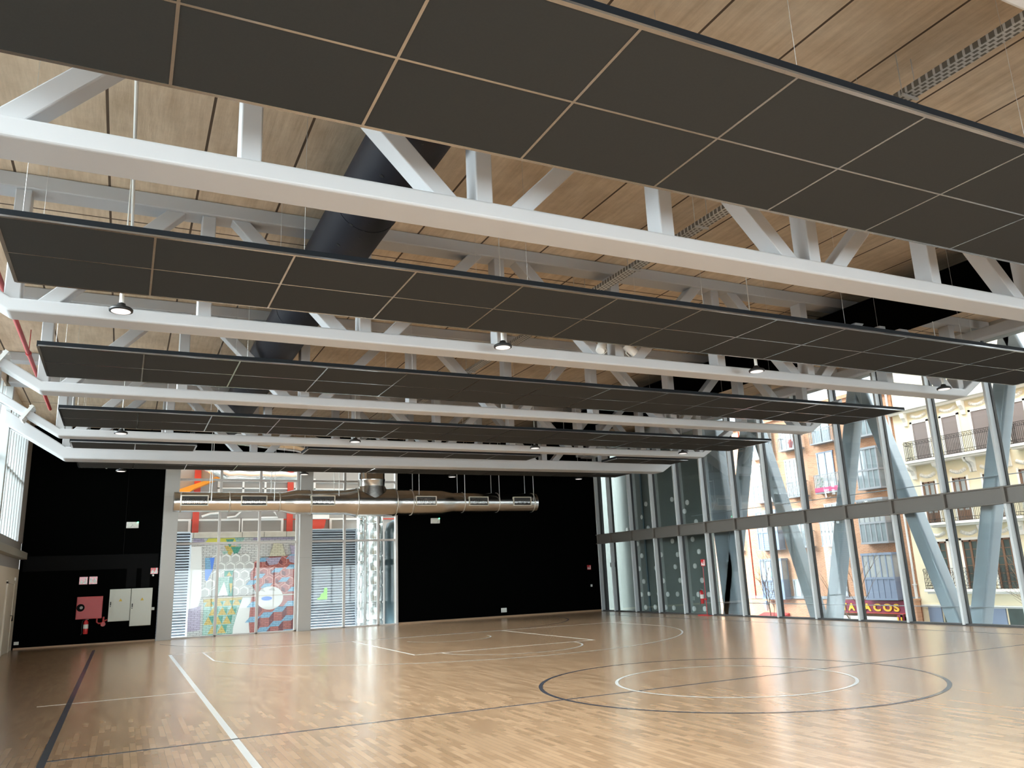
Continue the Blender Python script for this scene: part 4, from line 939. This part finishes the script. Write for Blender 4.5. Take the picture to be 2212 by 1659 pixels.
# red figure: cubes below
P([(5.8, 1.3), (7.9, 1.3), (7.9, -3.1), (6.0, -3.1), (5.8, -0.7), (5.72, 0.1), (5.78, 0.9)], 'red')
for cx, cz in ((6.53, 0.32), (7.16, 0.56), (7.68, 0.80), (6.38, -0.38), (7.00, -0.12), (7.60, 0.11), (5.9, 0.14), (7.52, -0.55), (6.9, -0.82), (5.95, 0.85), (6.3, -1.1), (7.4, -1.25)):
    rhomb(cx, cz); P([(cx+0.14, cz-0.13), (cx+0.36, cz+0.13), (cx+0.36, cz-0.32), (cx+0.14, cz-0.6)], 'dred')
ell(6.68, 1.12, 0.64, 0.56, 'hexw'); ell(6.53, 1.1, 0.26, 0.1, 'dblue')
P([(6.2, 1.5), (6.45, 1.42), (6.3, 1.62)], 'hexg'); P([(6.6, 1.5), (6.95, 1.45), (6.8, 1.64)], 'hexg')
mu.build('mural_paint', None, mw)
MB().box(3.55, 7.9, MY_-0.16, MY_, 1.22, 1.27).build('ledge', M['coping'], mw)

# industrial building with red posts, over the wall
ib = empty('courtyard_building', (5, 44, -3.2), 'white and grey courtyard building with bright red posts above the mural wall', 'building')
IY = 43.0
MB().box(-6, 16, IY, IY+6, -3.2, 8.6).build('wall', M['greypan'], ib)
MB().box(-14, -8, YB+0.5, IY, -3.2, 24).build('courtyard_light_blocker', M['greypan'], ib)  # unseen block added to keep the left sky glow out of the courtyard
MB().box(-6, 16, IY-0.06, IY, 5.02, 5.07).build('red_trim', M['redpost'], ib)
def k(x): return x*(IY/42.0)
for x0, x1, z0, z1 in ((1.2, 2.8, 4.45, 5.0), (3.25, 5.2, 4.45, 5.0), (5.4, 7.3, 4.45, 5.0), (9.95, 11.9, 4.45, 5.0)):
    w = MB().box(x0-0.12, x1+0.12, IY-0.08, IY, z1, z1+0.1).box(x0-0.12, x1+0.12, IY-0.08, IY, z0-0.1, z0).box(x0-0.12, x0, IY-0.08, IY, z0, z1).box(x1, x1+0.12, IY-0.08, IY, z0, z1).build('window_frame', M['aluw'], ib)
    MB().box(x0, x1, IY-0.03, IY, z0, z1).build('window_pane', M['greypan'], w)
for x in (2.98, 7.58): MB().box(x, x+0.3, IY-0.15, IY, 4.2, 7.6).build('red_post', M['redpost'], ib)
fr = MB()
for x in (4.15, 5.35, 6.45, 7.95, 9.0): fr.box(x-0.05, x+0.05, IY-0.1, IY, 5.5, 7.2)
for z in (5.6, 6.65, 7.02): fr.box(4.1, 12.5, IY-0.1, IY, z-0.03, z+0.03)
fr.build('panel_frame', M['aluw'], ib)
MB().tube([(3.4, IY-0.2, 5.2), (3.8, IY-0.2, 5.35), (4.3, IY-0.2, 5.38)], 0.06, 8).tube([(4.6, IY-0.2, 5.15), (5.0, IY-0.2, 5.2), (5.3, IY-0.2, 5.5), (5.1, IY-0.2, 5.6)], 0.05, 8).tube([(6.9, IY-0.2, 5.45), (7.1, IY-0.2, 5.15), (6.2, IY-0.2, 5.12)], 0.05, 8).build('white_pipework', M['aluw'], ib)
ogc = MB().prism([(1.9, 6.35), (4.2, 7.22), (4.45, 7.2), (2.9, 6.5), (2.7, 6.35), (1.9, 6.2)], (0, IY-0.9, 0), (1, 0, 0), (0, 0, 1), (0, 0.8, 0)).build('canopy', M['orange'], None); tag(ogc, 'sloping orange canopy at the upper left back window', 'canopy')
MB().prism([(8.8, 5.0), (9.55, 5.0), (9.45, 4.55), (8.8, 4.4)], (0, IY-0.5, 0), (1, 0, 0), (0, 0, 1), (0, 0.5, 0)).build('red_sloped_panel', M['redpost'], ib)
MB().box(8.8, 9.7, IY-0.55, IY, 5.02, 5.3).build('white_sloped_panel', M['aluw'], ib)
hd = MB(); hp = [(3.2, 43.1, 7.9), (3.9, 41.0, 7.25)] + [(4.4+i*0.5, 41.0, 7.0+0.04*(i % 2)) for i in range(9)]
hd.tube(hp, [0.24+0.02*(i % 2) for i in range(11)], 20); tag(hd.build('foil_duct', M['foil'], None), 'horizontal foil-wrapped duct outside at the top of the back window', 'air duct')

# louvre screens
def louvre(x0, x1, z0, z1, y, step, lab, frame_right=False):
    e = empty('louvre_screen', ((x0+x1)/2, y, z0), lab, 'louvre screen')
    MB().box(x0, x1, y+0.12, y+0.16, z0, z1).build('back_panel', M['louvregap'], e)
    b = MB(); z = z0
    while z < z1-0.02:
        b.hexa([(x0, y, z), (x1, y, z), (x1, y+0.08, z+0.045), (x0, y+0.08, z+0.045)], [(x0, y, z+0.02), (x1, y, z+0.02), (x1, y+0.08, z+0.065), (x0, y+0.08, z+0.065)]); z += step
    b.build('slats', M['louvre'], e)
    f_ = MB().box(x0-0.05, x0, y-0.02, y+0.16, z0, z1).box(x1, x1+0.06, y-0.02, y+0.16, z0, z1).box(x0, x1, y-0.02, y+0.16, z1, z1+0.05)
    f_.build('frame', M['louvre'], e)
    return e
louvre(0.8, 2.32, -3.1, 3.85, 34, 0.105, 'pale slatted louvre screen at the left edge of the mural window')
lv = louvre(6.78, 8.92, -3.1, 3.9, 34, 0.105, 'wide slatted louvre screen behind the right back window')
MB().prism([(7.34, 1.07), (7.72, 1.07), (7.72, 1.53), (7.6, 1.53), (7.58, 1.35), (7.46, 1.28), (7.44, 1.18), (7.3, 1.1)], (0, 33.97, 0), (1, 0, 0), (0, 0, 1), (0, 0.01, 0)).build('paint_mark', M['neon'], lv)
# foil wrapped vertical ducts
def foil_duct(x, y, r, z1, lab, seed):
    random.seed(seed); prof = []; z = -3.1
    while z < z1:
        L = random.uniform(0.45, 0.8); prof += [(z+3.1, r*0.93), (z+3.1+0.06, r*1.02), (z+3.1+L-0.06, r*1.0), (z+3.1+L, r*0.93)]; z += L
    o = MB().lathe(prof, (x, y, -3.1), (0, 0, 1), 22).build('foil_duct', M['foil'], None); return tag(o, lab, 'air duct')
foil_duct(9.06, 33.75, 0.17, 4.9, 'thin upright foil-wrapped duct beside the wide louvre screen', 1)
foil_duct(9.62, 33.6, 0.36, 5.0, 'broad upright foil-wrapped duct outside the right back window', 2)
tag(MB().tube([(10.25, 33.5, -3.1), (10.25, 33.5, 3.7), (10.35, 33.6, 4.0), (10.6, 33.8, 4.1)], 0.2, 16).build('pipe', M['teal'], None), 'dark teal upright pipe beside the broad foil duct', 'pipe')
